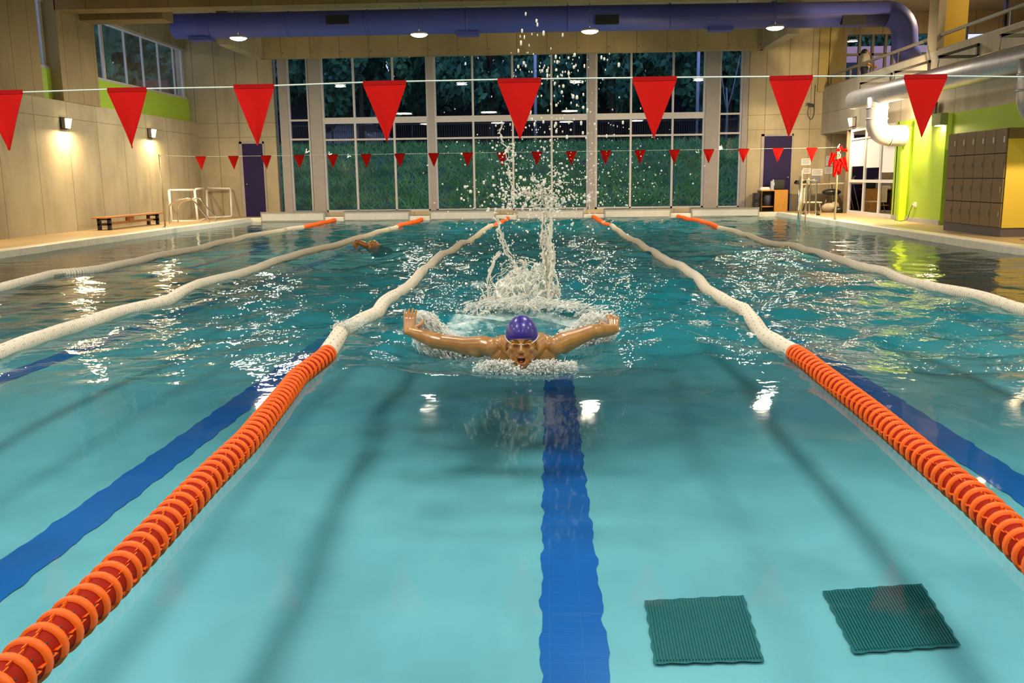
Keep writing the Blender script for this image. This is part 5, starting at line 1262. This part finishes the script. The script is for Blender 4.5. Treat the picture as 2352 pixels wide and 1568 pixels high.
# left window trees and brick building
for i, (x, y, ll) in enumerate(((-17, 27, 'nearest the pier'), (-15.5, 33, 'in the middle'), (-20, 31, 'at the back'), (-14.5, 24.5, 'low and close to the glass'), (-17, 38.5, 'at the far end'), (-19.5, 22.5, 'at the near end'))):
    tree(x, y, .6, 7.6, 2.6, i, 'leafy tree outside the high left windows, %s' % ll, 'trees outside the left wall')
bh = empty('brick_house', (-15.5, 40, 0), 'low red brick house with a chimney outside the high left windows', 'house')
hb_ = [(-13.4, -12.2, 30.0, 34.0, 3.85)]
MB().box(.6, 3.2, -9.5, -3.0, .3, 3.95).build('wall', M_brick, bh); MB().box(.4, 3.4, -9.7, -2.8, 3.95, 4.02).build('roof_edge', flat('slate', (.12, .12, .16), .7), bh); MB().box(1.4, 2.2, -9.0, -8.2, 3.95, 4.6).build('chimney', M_brick, bh)
# fence
fn = empty('iron_fence', (0, 33.6, 2.25), 'dark iron railing fence along the top of the bank', 'fence')
fb = MB()
for i in range(300): x = -14+i*.085; fb.box(x-.008, x+.008, 0, .016, 0, .95)
fb.build('bar_row', M_dark, fn, kind='stuff'); MB().box(-14, 11.5, -.01, .03, .12, .15).build('lower_rail', M_dark, fn); MB().box(-14, 11.5, -.01, .03, .86, .90).build('upper_rail', M_dark, fn)
for x in range(-14, 12, 3): MB().box(x-.03, x+.03, -.01, .05, 0, 1.05).build('post', M_dark, fn)
# dark building beyond trees
db_ = empty('dark_building', (0, 46.6, 2.2), 'long dark building behind the trees', 'building'); MB().box(-30, 30, 0, 1, 0, 3.4).build('wall', flat('dark_render', (.035, .04, .08), .8), db_); MB().box(-30, 30, -.2, 1, 3.4, 3.55).build('roof_edge', M_dark, db_)
# car
cx = ony(818, 303, 40.6); cr = empty('parked_car', (cx.x, 40.6, 2.3), 'white parked car behind the iron fence at the left of the big window', 'car', rz=1.2)
prof = [(-1.9, .35), (-1.95, .6), (-1.75, .82), (-1.0, .95), (-.55, 1.28), (.55, 1.32), (1.15, 1.0), (1.75, .85), (1.9, .6), (1.85, .35)]
vs = [(x, s_*.75*(1 if z < 1 else .8), z) for s_ in (-1, 1) for x, z in prof]; n_ = len(prof)
MB().add(vs, [tuple(range(n_)), tuple(range(2*n_-1, n_-1, -1))]+[(k, k+n_, (k+1) % n_+n_, (k+1) % n_) for k in range(n_)], False).build('body', M_carw, cr, bevel=.06)
MB().add([(-.9, -.77, .95), (-.5, -.66, 1.22), (.5, -.66, 1.25), (1.0, -.77, .98)], [(0, 1, 2, 3)]).build('side_window', M_black, cr)
for x in (-1.2, 1.2): MB().lathe([(.001, -.1), (.3, -.1), (.32, 0), (.3, .1), (.001, .1)], (x, -.7, .32), (0, 1, 0)).build('wheel', M_black, cr)
# street poles outside
for u, ll in ((1230, 'pale lamp post outside, behind the splash'), (1601, 'pale lamp post outside near the right end of the big window')):
    p = ony(u, 280, 34.4); o = empty('lamp_post', (p.x, 34.4, 2.2), ll, 'lamp post'); MB().tube([(0, 0, 0), (0, 0, 5.5)], .06, 8).build('pole', flat('post_pale', (.42, .45, .62), .5), o); MB().box(-.06, .5, -.08, .08, 5.45, 5.55).build('lamp_head', M_rail, o)
# thin tree skeleton outside right
p = ony(1668, 290, 32.9); o = empty('young_tree', (p.x, 32.9, slope_z(32.9)), 'thin pale forked young tree outside the narrow right window', 'tree')
MB().tube([(0, 0, 0), (.02, 0, 1.2), (-.03, 0, 2.0)], [.05, .04, .03], 6).build('trunk', flat('bark_pale', (.22, .22, .25), .8), o)
for dx in (-.3, .42): MB().tube([(-.0, 0, 1.2), (dx*.4, 0, 1.8), (dx, 0, 3.1)], [.03, .02, .012], 6).build('branch', flat('bark_pale', 0), o)
# building beyond the gallery window
o = empty('mauve_house', (11.5, 33, 0), 'mauve rendered house beyond the gallery end window', 'house'); zm = ony(2000, 106, 33).z; MB().box(-3.2, 5, 0, 2, 0, zm).build('wall', M_mauve, o); MB().box(-.9, -.45, -.05, .02, 3.6, zm-.55).build('window', M_dark, o)
for i, x in enumerate((11.2, 13.4)): tree(x, 37, 1.5, 8.2, 2.0, i, 'dark tree above the mauve house roof, %s one' % ('left', 'right')[i], 'trees beyond the gallery window')
